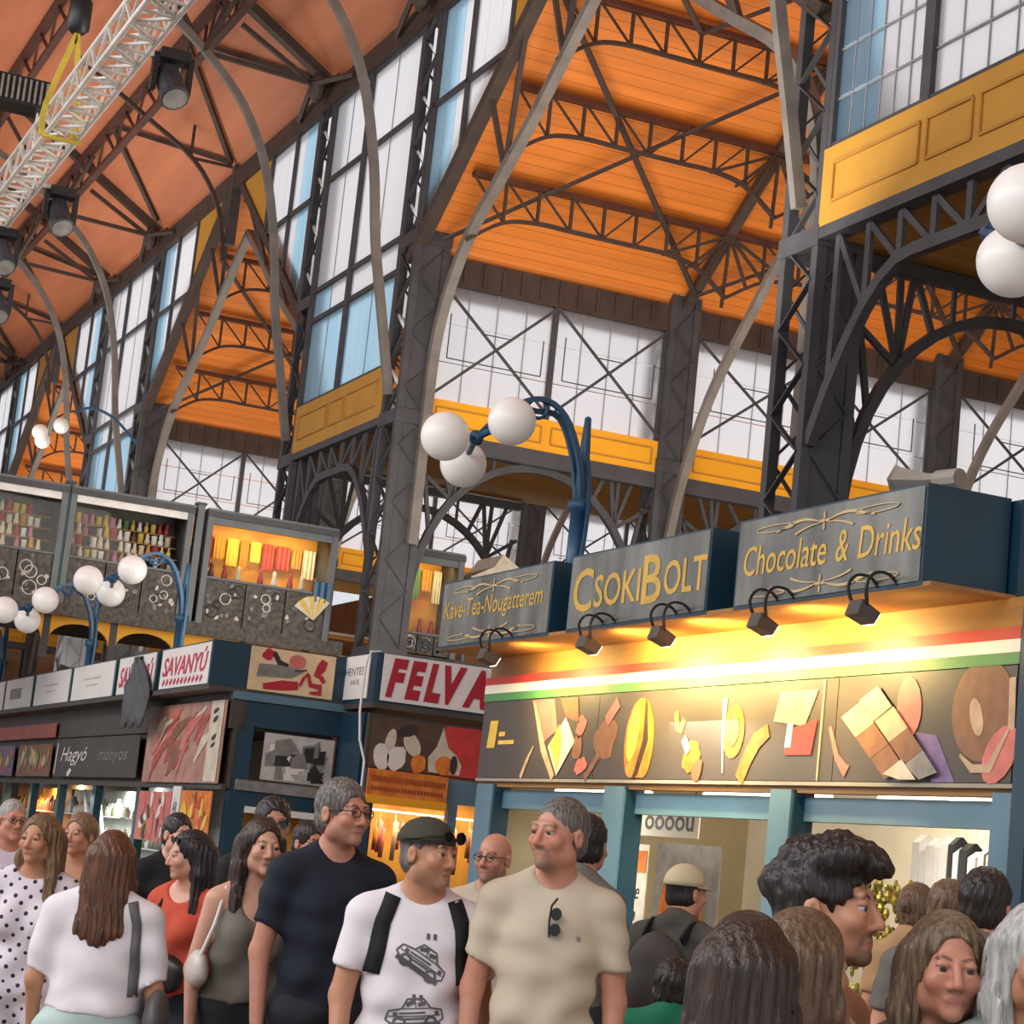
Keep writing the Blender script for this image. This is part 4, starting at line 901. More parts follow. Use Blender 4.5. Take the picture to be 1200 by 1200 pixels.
mb = MB(); F4 = Face((9.0, FY-.02, 2.3), (1, 0, 0), (0, -1, 0))
for k in range(26): F4.poly(mb, [(.05+k*.038, .17), (.075+k*.038, .17), (.075+k*.038, .24), (.05+k*.038, .24)], .003)
for k in range(22): F4.poly(mb, [(.05+k*.044, .06), (.08+k*.044, .06), (.08+k*.044, .11), (.05+k*.044, .11)], .003)
mb.build('small_print', mat('rust_print', '#a8481c', .5), t)
r2 = random.Random(12)
for k in range(26):
    x = 9.2+k*.085; z1 = 2.12-.1*(k % 2); h = r2.uniform(.3, .6)
    mb = MB(); mb.tube([(x, FY+.75+.1*(k % 3), z1), (x, FY+.75+.1*(k % 3), z1-.08), (x+.01, FY+.75+.1*(k % 3), z1-.12), (x, FY+.75+.1*(k % 3), z1-h)], [.005, .006, .035, .03], 8)
    tag(mb.build('hanging_sausage', r2.choice((CHOC, PNK, POWD, ORG)), None, True), 'cured sausage hanging %s from the left on the rail of the crimson lettered stall' % nth(k+1), 'sausage', 'hanging sausages')
tag(MB().tube([(9.1, FY+.85, 2.14), (11.5, FY+.85, 2.14)], .015, 8).build('sausage_rail', ALU), 'metal rail with hanging sausages in the crimson lettered stall', 'rail')
light('stall_lamp', 'AREA', (10.2, FY+.6, 2.25), (10.2, FY+1.0, 1), 45, (1, .82, .5), shape='RECTANGLE', size=2.2, size_y=.3)
# small posters and goods low on the corner stall
F5 = Face((7.86, CY+.02, 0), (1, 0, 0), (0, -1, 0))
RF2 = Face((7.44, 30.1, 0), (0, -1, 0), (-1, 0, 0))
def rosy(t, G, W, H):
    r3 = random.Random(4)
    for m, n in ((CHOCD, 6), (PNK, 10), (WHP, 6), (ORG, 3)):
        mb = MB()
        for k in range(n): G.blob(mb, r3.uniform(.15, .85)*W, r3.uniform(.1, .9)*H, .12, .07, r3.uniform(0, 3), 9, .004+.002*r3.random(), wob=.3)
        mb.build('printed_scene', m, t)
board('framed pinkish photo poster below the raw meat poster', RF2, .15, 1.45, 1.9, 2.12, PNK, rosy)
board('narrow white leaflet hanging between the two lower posters', RF2, 1.95, 1.72, 2.35, 2.2, WHP, lambda t, G, W, H: G.text(t, 'ÁR', .08, .12, .22, .2, BLKP, d=.004), 'leaflet', 'leaflet')
def orange_goods(t, G, W, H):
    r3 = random.Random(6)
    for m, n in ((YLW, 9), (ORG, 10), (REDP, 5), (CHOC, 6)):
        mb = MB()
        for k in range(n): G.blob(mb, r3.uniform(.1, .9)*W, r3.uniform(.1, .9)*H, .14, .08, r3.uniform(0, 3), 9, .004+.002*r3.random(), wob=.3)
        mb.build('printed_goods', m, t)
board('orange poster of sausages behind the woman with sunglasses on her hair', RF2, 2.4, 1.2, 3.85, 2.15, ORG, orange_goods)

# ------------------------------------------------------------------ globe lamps on the stall roofs
def globe_lamp(bx, by, label, globes=None, group=None, bz=4.02, hub=None, foot=0.):
    t = thing('globe_lamp', label, 'lamp', (bx, by, bz))
    mb = MB(); mb.lathe((bx, by, bz), [(.14, -foot), (.14, .05-foot), (.08, .08-foot), (.075, .75), (.11, .77), (.11, .85), (.06, .88), (.05, 1.3), (.04, 1.45), (.03, 1.62), (.0, 1.64)], 10); mb.build('post', BLUEL, t, True)
    g = globes or [(-1.54, -.5, 1.11), (-.92, -.44, 1.36), (-1.0, .39, 1.08)]
    hub = hub or (bx-1.12, by-.15, bz+1.22)
    for s in (-1, 1):
        mb = MB(); mb.path([(bx, by+s*.05, bz+.75), (bx-.07, by+s*.06, bz+1.2), (bx-.25, by+s*.06, bz+1.58), (bx-.5, by+s*.04, bz+1.7-.1*(s > 0)), (bx-.8, by-.05, bz+1.55), hub], .045, .045, (0, 1, 0)); mb.build('curved_arm', BLUEL, t)
    mb = MB(); mb.ring((bx-.5, by, bz+1.62), .09, .018, 'y', 14, 6); mb.build('scroll', BLUEL, t)
    for s in (-1, 1):
        mb = MB(); mb.path([(bx, by+s*.1, bz+.1), (bx+.02, by+s*.14, bz+.6), (bx+.02, by+s*.12, bz+1.0), (bx, by+s*.05, bz+1.3)], .03, .03, (0, 1, 0)); mb.build('side_rod', BLUEL, t)
    for dx, dy, dz in g:
        c = (bx+dx, by+dy, bz+dz); d = Vector(c)-Vector(hub)
        mb = MB(); mb.tube([hub, Vector(hub)+d*.55], .03, 8); mb.build('globe_stem', BLUEL, t)
        mb = MB(); mb.ball(c, .21, 24, 16); gl = mb.build('globe', GLOBE, t, True)
    mb = MB(); mb.ball(hub, .07, 10, 8); mb.build('hub', BLUEL, t, True)
globe_lamp(7.9, 17.2, 'blue lamp post with three white globes behind the middle sign')
globe_lamp(7.9, 30.7, 'blue lamp post with three white globes above the pink lettered signs', bz=3.87, foot=.41)
globe_lamp(7.42, 34.3, 'blue lamp post with three globes, second one along the left row', bz=3.62, foot=.16)
globe_lamp(7.3, 41.4, 'blue lamp post whose globes leave the left picture edge', bz=3.62, foot=.16)
globe_lamp(7.95, 10.3, 'lamp with two large globes cut by the right picture edge', [(-1.51, -1.44, 1.23), (-.78, -.33, 1.32), (-.6, -1.3, 1.1)], hub=(7.05, 9.3, 5.24))
t = thing('wall_lamp', 'far small globe lamp on the iron column above the gallery booths', 'lamp', (12, 53.3, 11.3))
mb = MB(); mb.path([(11.98, 53.3, 11.2), (11.3, 53.3, 11.75), (10.7, 53.3, 11.9), (10.3, 53.3, 11.7)], .06, .06, (0, 1, 0)); mb.build('curved_arm', BLUEL, t)
for c in ((9.5, 53.2, 11.05), (10.0, 53.2, 11.3), (9.7, 53.8, 10.95)):
    mb = MB(); mb.ball(c, .2, 14, 10); mb.build('globe', GLOBE, t, True)

# ------------------------------------------------------------------ gallery bridge with booths
BY = 35.2
GREYC = mat('grey_lace_cloth', '#6a655f', .85, 0, .45, 14, col2='#45423e'); GREYF = mat('grey_frame', '#6b7173', .5, .1, .2, 3)
br = thing('gallery_bridge', 'gallery bridge crossing the hall behind the left lamps', 'bridge', (6, 37, 4.6))
box(br, 'deck', (-11, BY+.1, 4.93), (11.95, 39.4, 5.1), DBEAM); box(br, 'deck', (12.7, BY+.1, 4.93), (17, 39.4, 5.1), DBEAM); box(br, 'deck_edge', (-11, BY+.02, 4.9), (11.95, BY+.1, 5.12), GREYC)
box(br, 'rear_screen', (-11, 39.3, 5.1), (11.95, 39.4, 6.6), DBEAM)
for k in range(9):
    x0 = 2.4+k*1.12; pts = [(x0+.56+.5*cos(pi*i/12), BY+.25, 4.52+.3*sin(pi*i/12)) for i in range(13)]
    mb = MB(); v = []
    for i in range(13):
        v += [pts[i], (pts[i][0], BY+.25, 4.92)]
    mb.add(v+[(p[0], BY+.33, p[2]) for p in v], [(2*i, 2*i+2, 2*i+3, 2*i+1) for i in range(12)]+[(26+2*i, 26+2*i+1, 26+2*i+3, 26+2*i+2) for i in range(12)]+[(2*i, 26+2*i, 26+2*i+2, 2*i+2) for i in range(12)])
    mb.build('arch_spandrel', YEL, br)
    box(br, 'arch_post', (x0-.06, BY+.24, 4.2), (x0+.06, BY+.36, 4.92), DBEAM)
PAN = [(5.0, 6.85), (7.0, 9.0), (9.35, 11.6)]
def booth(x0, x1, label, kind, y=BY, z0=5.1, hb=5.92, ht=7.03):
    t = thing('gallery_booth', label, 'booth', ((x0+x1)/2, y, z0))
    for x in (x0, x1): box(t, 'side_post', (x-.05, y, z0), (x+.05, y+.12, ht), GREYF)
    box(t, 'top_rail', (x0-.06, y-.02, ht-.1), (x1+.06, y+.14, ht), IRON); box(t, 'header', (x0, y+.03, ht-.22), (x1, y+.1, ht-.1), ALU if kind == 'jars' else GREYF)  # jar booth headers made pale to stand for a lit strip
    box(t, 'side_panel', (x0, y+.1, z0), (x0+.02, y+1.0, ht), DBEAM); box(t, 'side_panel', (x1-.02, y+.1, z0), (x1, y+1.0, ht), DBEAM)
    box(t, 'back_board', (x0, y+.95, z0), (x1, y+1.0, ht), LITO if kind == 'textile' else DBEAM); box(t, 'roof_board', (x0-.05, y, ht), (x1+.05, y+1.05, ht+.04), GREYF)
    box(t, 'display_floor', (x0, y+.05, hb-.04), (x1, y+.95, hb), GREYF); box(t, 'front_glass', (x0+.05, y+.05, hb), (x1-.05, y+.06, ht-.22), GLC)
    # parapet hung with lace cloth
    n = 3; xs = frange(x0+.05, x1-.05, n)
    for i in range(n): box(t, 'parapet_cloth', (xs[i]+.012, y+.04, z0+.02), (xs[i+1]-.012, y+.07, hb-.05), GREYC)
    r3 = random.Random(int(x0*100))
    for i in range(n):
        for k in range(9):
            sx, sz = r3.uniform(xs[i]+.06, xs[i+1]-.06), r3.uniform(z0+.1, hb-.1); mb = MB(); mb.prism([(sx+r3.uniform(.02, .05)*cos(q*pi/4), y+.037, sz+r3.uniform(.02, .06)*sin(q*pi/4)) for q in range(8)], (0, -.006, 0)); mb.build('lace_motif', r3.choice((GREYF, PALE, GREYP)), t)
        for k in range(5):
            mb = MB(); mb.ring((r3.uniform(xs[i]+.12, xs[i+1]-.12), y+.03, r3.uniform(z0+.15, hb-.18)), r3.uniform(.06, .12), .012, 'y', 14, 4); mb.build('ornament_ring', r3.choice((GREYF, IRON, ALU)), t)
    return t
booth(*PAN[0], 'gallery booth with shelves at the left picture edge', 'jars'); booth(*PAN[1], 'gallery booth with rows of small bottles behind glass', 'jars'); booth(*PAN[2], 'gallery booth with a bright yellow lit textile display', 'textile')
booth(12.95, 14.0, 'narrow yellow lit gallery booth right of the big middle column', 'textile', BY, 5.1, 5.5, 6.95)
GC = [mat('goods_%s' % n, c, .5, 0, .2, 8) for n, c in (('white', '#e9e2d6'), ('red', '#b23a34'), ('amber', '#c98a3a'), ('pink', '#c8788a'), ('green', '#5d7f4e'), ('cream', '#d8c9a8'), ('brown', '#6e4a36'), ('gold', '#d9b84a'))]
GPROF = [[(.035, 0), (.04, .03), (.04, .10), (.018, .13), (.018, .17), (.022, .18)], [(.04, 0), (.05, .05), (.03, .10), (.035, .13), (.028, .17), (.0, .19)], [(.045, 0), (.045, .12), (.05, .125), (.05, .15), (.0, .155)]]
r3 = random.Random(21)
gm = {}
for bi, (x0, x1) in enumerate(PAN[:2]):
    sh = thing('display_shelf', ['stepped display shelf in the booth at the left edge', 'stepped display shelf in the bottle booth'][bi], 'shelf', ((x0+x1)/2, BY+.5, 5.92))
    for k in range(4):
        z = 5.93+k*.215; yy = BY+.2+k*.17
        box(sh, 'shelf_board', (x0+.06, yy, z-.02), (x1-.06, yy+.16, z), WOOD)
        n = int((x1-x0-.2)/.118)
        for i in range(n):
            if r3.random() < .07: continue
            pi_, ci = r3.randrange(3), r3.randrange(len(GC)) if k > 2 or r3.random() < .4 else r3.choice((0, 5, 0, 5))
            if (pi_, ci) not in gm:
                mb = MB(); mb.lathe((0, 0, 0), GPROF[pi_], 8); o = mb.build('souvenir_bottle', GC[ci], None, True); gm[(pi_, ci)] = o
            else:
                o = gm[(pi_, ci)].copy(); COL.objects.link(o)
            o.location = (x0+.15+i*.118, yy+.08, z); sc_ = r3.uniform(.95, 1.15); o.scale = (sc_, sc_, sc_)
            tag(o, 'small %s %s, %s from left on the %s shelf of the %s booth' % (GC[ci].name[6:], ['bottle', 'doll', 'jar'][pi_], nth(i+1), ['lowest', 'second lowest', 'second highest', 'highest'][k], ['left edge', 'glazed bottle'][bi]), 'souvenir', ['souvenirs in the left edge booth', 'souvenirs in the bottle booth'][bi])
for x0, x1, zb, lab in ((9.35, 11.6, 5.92, 'bright textile booth'), (12.95, 14.0, 5.5, 'narrow yellow booth')):
    light('booth_lamp', 'AREA', ((x0+x1)/2, BY+.35, 6.78), ((x0+x1)/2, BY+.8, 6.2), 22 if x1 < 12 else 9, (1, .80, .36), shape='RECTANGLE', size=(x1-x0)*.8, size_y=.12)
    x = x0+.14; tx = fg = 0
    while x < x1-.2:
        wd = r3.uniform(.12, .26); h = r3.uniform(.35, .6); m = r3.choice((GC[1], GC[7], GC[2], GC[5], GC[4], GC[1]))
        mb = MB(); q = []
        for j in range(7): q.append((x+wd*j/6, BY+.8+.025*(j % 2)))
        v = [(a, b, 6.72) for a, b in q]+[(a, b, 6.72-h) for a, b in q]
        mb.add(v, [(j, j+1, j+8, j+7) for j in range(6)])
        o = mb.build('hanging_textile', m); md = o.modifiers.new('thick', 'SOLIDIFY'); md.thickness = .012
        tx += 1; tag(o, '%s cloth, %s from the left, hanging in the %s' % (m.name[6:], nth(tx), lab), 'textile', 'textiles in the '+lab); x += wd+.03
        if r3.random() < .8:
            mb = MB(); mb.lathe((x-.1, BY+.4, zb+.001), [(.05, 0), (.06, .08), (.03, .2), (.045, .25), (.0, .3)], 8)
            fg += 1; tag(mb.build('figurine', r3.choice((GC[0], GC[6], GC[1], GC[5])), None, True), 'small figurine, %s from the left, standing in the %s' % (nth(fg), lab), 'figurine', 'figurines in the '+lab)
for k, x in enumerate((6.93, 9.17)):
    t = thing('partition_post', ['dark blue post between the first two gallery booths', 'blue grey post left of the bright textile booth'][k], 'post', (x, BY+.1, 5.1)); box(t, 'shaft', (x-.06, BY+.02, 5.1), (x+.06, BY+.2, 7.1), [TEAL, GREYF][k]); box(t, 'cap', (x-.08, BY, 7.1), (x+.08, BY+.22, 7.14), IRON)
t = thing('paper_fan', 'yellow folded paper fan hung at the right end of the bright textile booth', 'fan', (11.4, BY-.05, 5.45))
for k in range(7):
    q = radians(60+k*14); mb = MB(); mb.prism([(11.35, BY-.02, 5.42), (11.35+.42*cos(q-.12), BY-.05, 5.42+.42*sin(q-.12)), (11.35+.42*cos(q+.12), BY-.02, 5.42+.42*sin(q+.12))], (0, -.006, 0)); mb.build('fan_fold', GC[7 if k % 2 else 5], t)
t = thing('blue_cloth', 'blue cloth folded over the corner of the bright textile booth', 'cloth', (11.5, BY-.03, 5.9)); mb = MB()
v = [(11.3+.06*k, BY-.03-.012*(k % 2), z) for z in (6.1, 5.95, 5.75) for k in range(6)]; mb.add(v, [(r*6+k, r*6+k+1, r*6+k+7, r*6+k+6) for r in range(2) for k in range(5)]); o = mb.build('cloth_fold', BLUEL, t); o.modifiers.new('thick', 'SOLIDIFY').thickness = .012
# tent like stall tops seen past the middle column
t = thing('stall_canopy', 'pale peaked stall canopy above the small lettered sign', 'canopy', (15.2, 35.6, 5.1))
mb = MB(); mb.prism([(14.3, 35.5, 6.65), (15.4, 35.5, 6.65), (15.4, 35.5, 6.85), (14.9, 35.5, 7.15), (14.75, 35.5, 6.9)], (0, 1.2, 0)); mb.build('fabric', PALE, t)
for x in (14.35, 15.35): bar(t, 'pole', (x, 35.6, 5.1), (x, 35.6, 6.7), .06, .06, GREYF)

# ------------------------------------------------------------------ lighting rig under the nave roof
rg = thing('lighting_truss', 'long silver lattice truss hung under the nave roof at upper left', 'truss', (4.5, 25, 10))
TX0, TX1, TZ0, TZ1 = 4.08, 4.46, 9.70, 10.05; TY0, TY1 = 13.0, 36.0
for x in (TX0, TX1):
    for z in (TZ0, TZ1):
        mb = MB(); mb.tube([(x, TY0, z), (x, TY1, z)], .033, 8); mb.build('chord_tube', ALU, rg, True)
sg = []; k = 0; y = TY0
while y < TY1-.4:
    e = k % 2
    sg.append((((TX0, TX1)[e], y, TZ0), ((TX1, TX0)[e], y+.4, TZ0))); sg.append((((TX0, TX1)[e], y, TZ1), ((TX1, TX0)[e], y+.4, TZ1)))
    for x in (TX0, TX1): sg.append(((x, y, (TZ0, TZ1)[e]), (x, y+.4, (TZ1, TZ0)[e])))
    sg.append(((TX0, y, TZ0), (TX1, y, TZ0))); y += .4; k += 1
bars(rg, 'lattice_tube', sg, .03, .03, ALU, True)
YSL = mat('yellow_sling', '#d8c04a', .6, 0, .2, 4)
for y in (25.2, 31.5):
    for x in (TX0, TX1):
        mb = MB(); mb.path([(x-.06, y, TZ0-.05), (x-.06, y, TZ1), (4.27, y, 11.0)], .07, .03, (0, 1, 0)); mb.build('sling', YSL, rg)
    bar(rg, 'sling_strap', (TX0-.05, y, TZ0-.05), (TX1+.05, y, TZ0-.05), .08, .03, YSL)
hz = thing('chain_hoist', 'dark chain hoist and cables above the lighting truss', 'hoist', (4.27, 25.2, 11))
mb = MB(); mb.lathe((4.27, 25.2, 11.0), [(.08, 0), (.14, .06), (.14, .4), (.08, .5)], 12); mb.build('motor', BLACKM, hz, True)
for dx in (-.14, 0, .12): bar(hz, 'chain', (4.27+dx*.4, 25.2, 11.4), (4.27+dx*3, 25.2, 21.35), .03, .03, [ALU, BLACKM, BLACKM][int(dx > -.1)+int(dx > .1)])
def moving_head(x, y, z, label, tilt=.5):
    t = thing('moving_head_light', label, 'spotlight', (x, y, z))
    box(t, 'base', (x-.17, y-.13, z-.12), (x+.17, y+.13, z), BLACKM); bar(t, 'clamp', (x, y, z-.02), (x if x < TX1 else TX1, y, TZ0 if z < TZ0+.3 else TZ1), .06, .06, ALU)
    for s in (-1, 1): box(t, 'yoke_arm', (x+s*.2-.03, y-.06, z-.48), (x+s*.2+.03, y+.06, z-.05), BLACKM)
    a = Vector((sin(tilt)*.4, -.6, -cos(tilt))).normalized(); c = Vector((x, y, z-.38))
    mb = MB(); mb.tube([c-a*.26, c-a*.2, c+a*.16, c+a*.24], [.08, .15, .16, .17], 12); mb.build('head', mat('dark_lamp_body', '#4a4f56', .4, .2) if 'dark_lamp_body' not in MATS else MATS['dark_lamp_body'], t)
    mb = MB(); mb.tube([c+a*.24, c+a*.25], [.14, .14], 12); mb.build('lens', GREYP, t)
moving_head(4.98, 22.9, 10.2, 'dark spotlight hung right of the lighting truss, uppermost'); moving_head(4.95, 28.6, 10.05, 'dark spotlight under the middle of the lighting truss')
moving_head(4.46, 29.9, 9.68, 'black spotlight at the left edge, upper one'); moving_head(4.56, 30.5, 9.1, 'black spotlight at the left edge, lower one')
t = thing('dimmer_box', 'ribbed dark equipment box behind the lighting truss at the left edge', 'equipment', (4.1, 29.5, 11.3)); box(t, 'casing', (3.9, 29.2, 11.3), (4.7, 29.7, 11.7), BLACKM)
for k in range(10): box(t, 'cooling_rib', (3.93+k*.078, 29.16, 11.34), (3.96+k*.078, 29.2, 11.66), GREYP)
for x in (4.0, 4.6): bar(t, 'hanger', (x, 29.45, 10.1), (x, 29.45, 11.32), .03, .03, ALU)
# ------------------------------------------------------------------ people: bodies grown from blended volumes
def smin(a, b, k):
    h = np.clip(.5+.5*(b-a)/k, 0, 1); return b*(1-h)+a*h-k*h*(1-h)
class Sdf:
    """a list of rounded volumes blended into one field and meshed on a rectilinear grid"""
    def __init__(s): s.ops = []
    def ell(s, c, r, k=.02, rot=None, op='u'): s.ops.append((op, 'e', np.array(c, float), np.array(r, float), k, rot)); return s
    def cap(s, a, b, ra, rb, k=.02, op='u', flat=False, sy=1.): s.ops.append((op, 'c', np.array(a, float), np.array(b, float), k, (ra, rb, flat, sy))); return s
    def half(s, p, n): s.ops.append(('i', 'h', np.array(p, float), np.array(n, float), 0, None)); return s
    def ev(s, X, Y, Z, f):
        for op, ty, p, q, k, ex in s.ops:
            if ty == 'h':
                f = np.maximum(f, (X-p[0])*q[0]+(Y-p[1])*q[1]+(Z-p[2])*q[2]); continue
            if ty == 'e': R_ = q if ex is None else np.array([q.max()]*3); lo, hi = p-R_, p+R_
            else: r_ = max(ex[0], ex[1])*max(1, ex[3]); lo, hi = np.minimum(p, q)-r_, np.maximum(p, q)+r_
            mg = k+.035
            sl = []
            for A, l, h, ax in ((X, lo[0]-mg, hi[0]+mg, 0), (Y, lo[1]-mg, hi[1]+mg, 1), (Z, lo[2]-mg, hi[2]+mg, 2)):
                v = A.reshape(-1); i0, i1 = np.searchsorted(v, l), np.searchsorted(v, h); sl.append(slice(i0, i1))
            if any(q_.stop <= q_.start for q_ in sl): continue
            x, y, z = X[sl[0]], Y[:, sl[1]], Z[:, :, sl[2]]
            if ty == 'e':
                dx, dy, dz = x-p[0], y-p[1], z-p[2]
                if ex is not None:
                    M = ex; dx, dy, dz = M[0][0]*dx+M[1][0]*dy+M[2][0]*dz, M[0][1]*dx+M[1][1]*dy+M[2][1]*dz, M[0][2]*dx+M[1][2]*dy+M[2][2]*dz
                k0 = np.sqrt((dx/q[0])**2+(dy/q[1])**2+(dz/q[2])**2); k1 = np.sqrt((dx/q[0]**2)**2+(dy/q[1]**2)**2+(dz/q[2]**2)**2)
                d = k0*(k0-1)/np.maximum(k1, 1e-6)
            else:
                ra, rb, flat, sy = ex; ab = q-p; L2 = ab@ab
                t = ((x-p[0])*ab[0]+(y-p[1])*ab[1]+(z-p[2])*ab[2])/L2; tc = np.clip(t, 0, 1)
                d = np.sqrt((x-p[0]-tc*ab[0])**2+((y-p[1]-tc*ab[1])/sy)**2+(z-p[2]-tc*ab[2])**2)-(ra+(rb-ra)*tc)
                if flat: d = np.maximum(d, (t-1)*sqrt(L2))
            g = f[sl[0], sl[1], sl[2]]
            if op == 'u': f[sl[0], sl[1], sl[2]] = smin(g, d, k) if k else np.minimum(g, d)
            elif op == 's': f[sl[0], sl[1], sl[2]] = -smin(-g, d, k)
        return f
def surface_nets(f, xs, ys, zs):
    nx, ny, nz_ = f.shape
    ins = f < 0
    c = np.zeros((nx-1, ny-1, nz_-1), np.int8)
    for a in (0, 1):
        for b in (0, 1):
            for d in (0, 1): c += ins[a:nx-1+a, b:ny-1+b, d:nz_-1+d]
    act = (c > 0) & (c < 8); idx = -np.ones(act.shape, np.int64); I, J, K = np.nonzero(act); idx[I, J, K] = np.arange(len(I))
    P = np.zeros((len(I), 3)); W = np.zeros(len(I))
    for ax in range(3):
        o1, o2 = [q for q in range(3) if q != ax]
        for u in (0, 1):
            for v in (0, 1):
                off = [0, 0, 0]; off[o1] = u; off[o2] = v
                A = (I+off[0], J+off[1], K+off[2]); off[ax] = 1; Bq = (I+off[0], J+off[1], K+off[2])
                fa, fb = f[A], f[Bq]; m = (fa < 0) != (fb < 0); t = np.where(m, fa/np.where(m, fa-fb, 1), 0)
                pa = np.stack([xs[A[0]], ys[A[1]], zs[A[2]]], 1); pb = np.stack([xs[Bq[0]], ys[Bq[1]], zs[Bq[2]]], 1)
                P += np.where(m[:, None], pa+(pb-pa)*t[:, None], 0); W += m
    P /= W[:, None]
    F = []
    for ax in range(3):
        o1, o2 = (ax+1) % 3, (ax+2) % 3
        sa = [slice(None)]*3; sb = [slice(None)]*3; sa[ax] = slice(0, -1); sb[ax] = slice(1, None)
        ch = ins[tuple(sa)] != ins[tuple(sb)]
        ii = np.stack(np.nonzero(ch), 1); ok = (ii[:, o1] > 0) & (ii[:, o2] > 0) & (ii[:, o1] < f.shape[o1]-1) & (ii[:, o2] < f.shape[o2]-1); ii = ii[ok]
        e1 = np.zeros(3, int); e1[o1] = 1; e2 = np.zeros(3, int); e2[o2] = 1
        q = [idx[tuple((ii-d).T)] for d in (e1*0, e1, e1+e2, e2)]
        fl_ = ins[tuple(ii.T)]; Q = np.stack(q, 1); Q = np.where(fl_[:, None], Q, Q[:, ::-1]); F.append(Q)
    F = np.concatenate(F); F = F[(F >= 0).all(1)]
    return P, F
def grid(lo, hi, h, fine=None):
    """grid lines from lo to hi with step h; finer inside the intervals fine = [(a, b, step)]"""
    g = [lo]
    while g[-1] < hi:
        st_ = h
        for a, b, s in (fine or []):
            if a-h <= g[-1] <= b: st_ = s
        g.append(g[-1]+st_)
    return np.array(g)
def mesh_sdf(sdf, xs, ys, zs, name, mats, par, noise=None, classify=None):
    X, Y, Z = xs[:, None, None], ys[None, :, None], zs[None, None, :]
    f = np.full((len(xs), len(ys), len(zs)), .2); f = sdf.ev(X, Y, Z, f)
    if noise is not None: f = f+noise(X, Y, Z)
    P, F = surface_nets(f, xs, ys, zs)
    me = bpy.data.meshes.new(name); me.vertices.add(len(P)); me.vertices.foreach_set('co', P.astype(np.float32).ravel())
    me.loops.add(F.size); me.loops.foreach_set('vertex_index', F.ravel().astype(np.int32)); me.polygons.add(len(F)); me.polygons.foreach_set('loop_start', np.arange(0, F.size, 4, dtype=np.int32))
    try: me.polygons.foreach_set('loop_total', np.full(len(F), 4, np.int32))
    except Exception: pass
    me.update(calc_edges=True); me.polygons.foreach_set('use_smooth', np.ones(len(F), bool))
    for m in mats: me.materials.append(m)
    if classify is not None:
        me.polygons.foreach_set('material_index', classify(P[F].mean(1)).astype(np.int32))
    me.update(); o = bpy.data.objects.new(name, me); COL.objects.link(o); o.parent = par
    return o

SKINC = {'fair': '#d6a38b', 'tan': '#c08a69', 'red': '#c98d76', 'olive': '#b98a6d', 'warm': '#c99073'}
_skin = {}
def skinmat(sk, beard, brow):
    """skin with lips, brows and beard growth laid over it by the mesh's own masks"""
    k = (sk, beard, brow)
    if k in _skin: return _skin[k]
    m = mat('skin_%s' % sk, SKINC[sk], .5, 0, .10, 14, coord='obj'); nt = m.node_tree; N = nt.nodes; L = nt.links; b = N['Principled BSDF']
    out = b.inputs['Base Color'].links[0].from_socket
    for at, col in (('flush', '#bb6a58'), ('lip', '#ad6a62'), ('beard', beard or '#a98070'), ('brow', brow)):
        an = N.new('ShaderNodeAttribute'); an.attribute_name = at
        mx = N.new('ShaderNodeMix'); mx.data_type = 'RGBA'; mx.inputs['B'].default_value = (*lin(col), 1)
        L.new(an.outputs['Fac'], mx.inputs['Factor']); L.new(out, mx.inputs['A']); out = mx.outputs['Result']
    L.new(out, b.inputs['Base Color']); b.inputs['Subsurface Weight'].default_value = .0
    _skin[k] = m
    return m
def hairm(name, col, col2): return mat(name, col, .42, 0, .3, 4.0, (26, 26, 2.2), col2=col2, coord='obj', bump=.5)
BROWD, BROWG, STUB, BEARDG = '#3a2c24', '#74665c', '#94705f', '#7d6a5e'
HR = {'brown': hairm('brown_hair', '#443028', '#1d1310'), 'auburn': hairm('auburn_hair', '#6f4326', '#3a2014'), 'black': hairm('black_hair', '#16131a', '#241c1e'), 'dark': hairm('dark_hair', '#2a211f', '#120e10'), 'ombre': hairm('ombre_hair', '#8a6a4a', '#4a3324'),
      'blonde': hairm('dark_blonde_hair', '#8b7050', '#594432'), 'greyblonde': hairm('streaked_blonde_hair', '#87745c', '#4d3d2f'), 'grey': hairm('grey_hair', '#b4b0aa', '#77716b'), 'salt': hairm('salt_and_pepper_hair', '#7f7a75', '#3b3634'), 'silver': hairm('silver_hair', '#cfcfcc', '#8d8f8e'), 'lightbrown': hairm('light_brown_hair', '#7a6048', '#4a382a')}
def eye_mat():
    m = bpy.data.materials.new('eyeball'); m.use_nodes = True; nt = m.node_tree; N = nt.nodes; L = nt.links; b = N['Principled BSDF']; b.inputs['Roughness'].default_value = .15
    tc = N.new('ShaderNodeTexCoord'); sp = N.new('ShaderNodeSeparateXYZ'); L.new(tc.outputs['Object'], sp.inputs[0])
    cr = N.new('ShaderNodeValToRGB'); mr = N.new('ShaderNodeMapRange'); mr.inputs['From Min'].default_value = -1; mr.inputs['From Max'].default_value = 1
    L.new(sp.outputs['Y'], mr.inputs['Value']); L.new(mr.outputs[0], cr.inputs[0]); e = cr.color_ramp; e.interpolation = 'CONSTANT'
    e.elements[0].position = 0; e.elements[0].color = (.01, .008, .008, 1); e.elements[1].position = .03; e.elements[1].color = (.09, .06, .04, 1)
    x = e.elements.new(.17); x.color = (.50, .46, .43, 1); L.new(cr.outputs[0], b.inputs['Base Color']); return m
EYEM = eye_mat()
_eye = []
def eye_mesh():
    if not _eye:
        o = MB().ball((0, 0, 0), 1., 14, 10).build('eye', EYEM, None, True); _eye.append(o.data); bpy.data.objects.remove(o)
    return _eye[0]
LENS = mat('dark_lens', '#15171a', .1, 0, .1, 3); FRAMEM = mat('spectacle_frame', '#3a1f20', .35, 0, .1, 3)
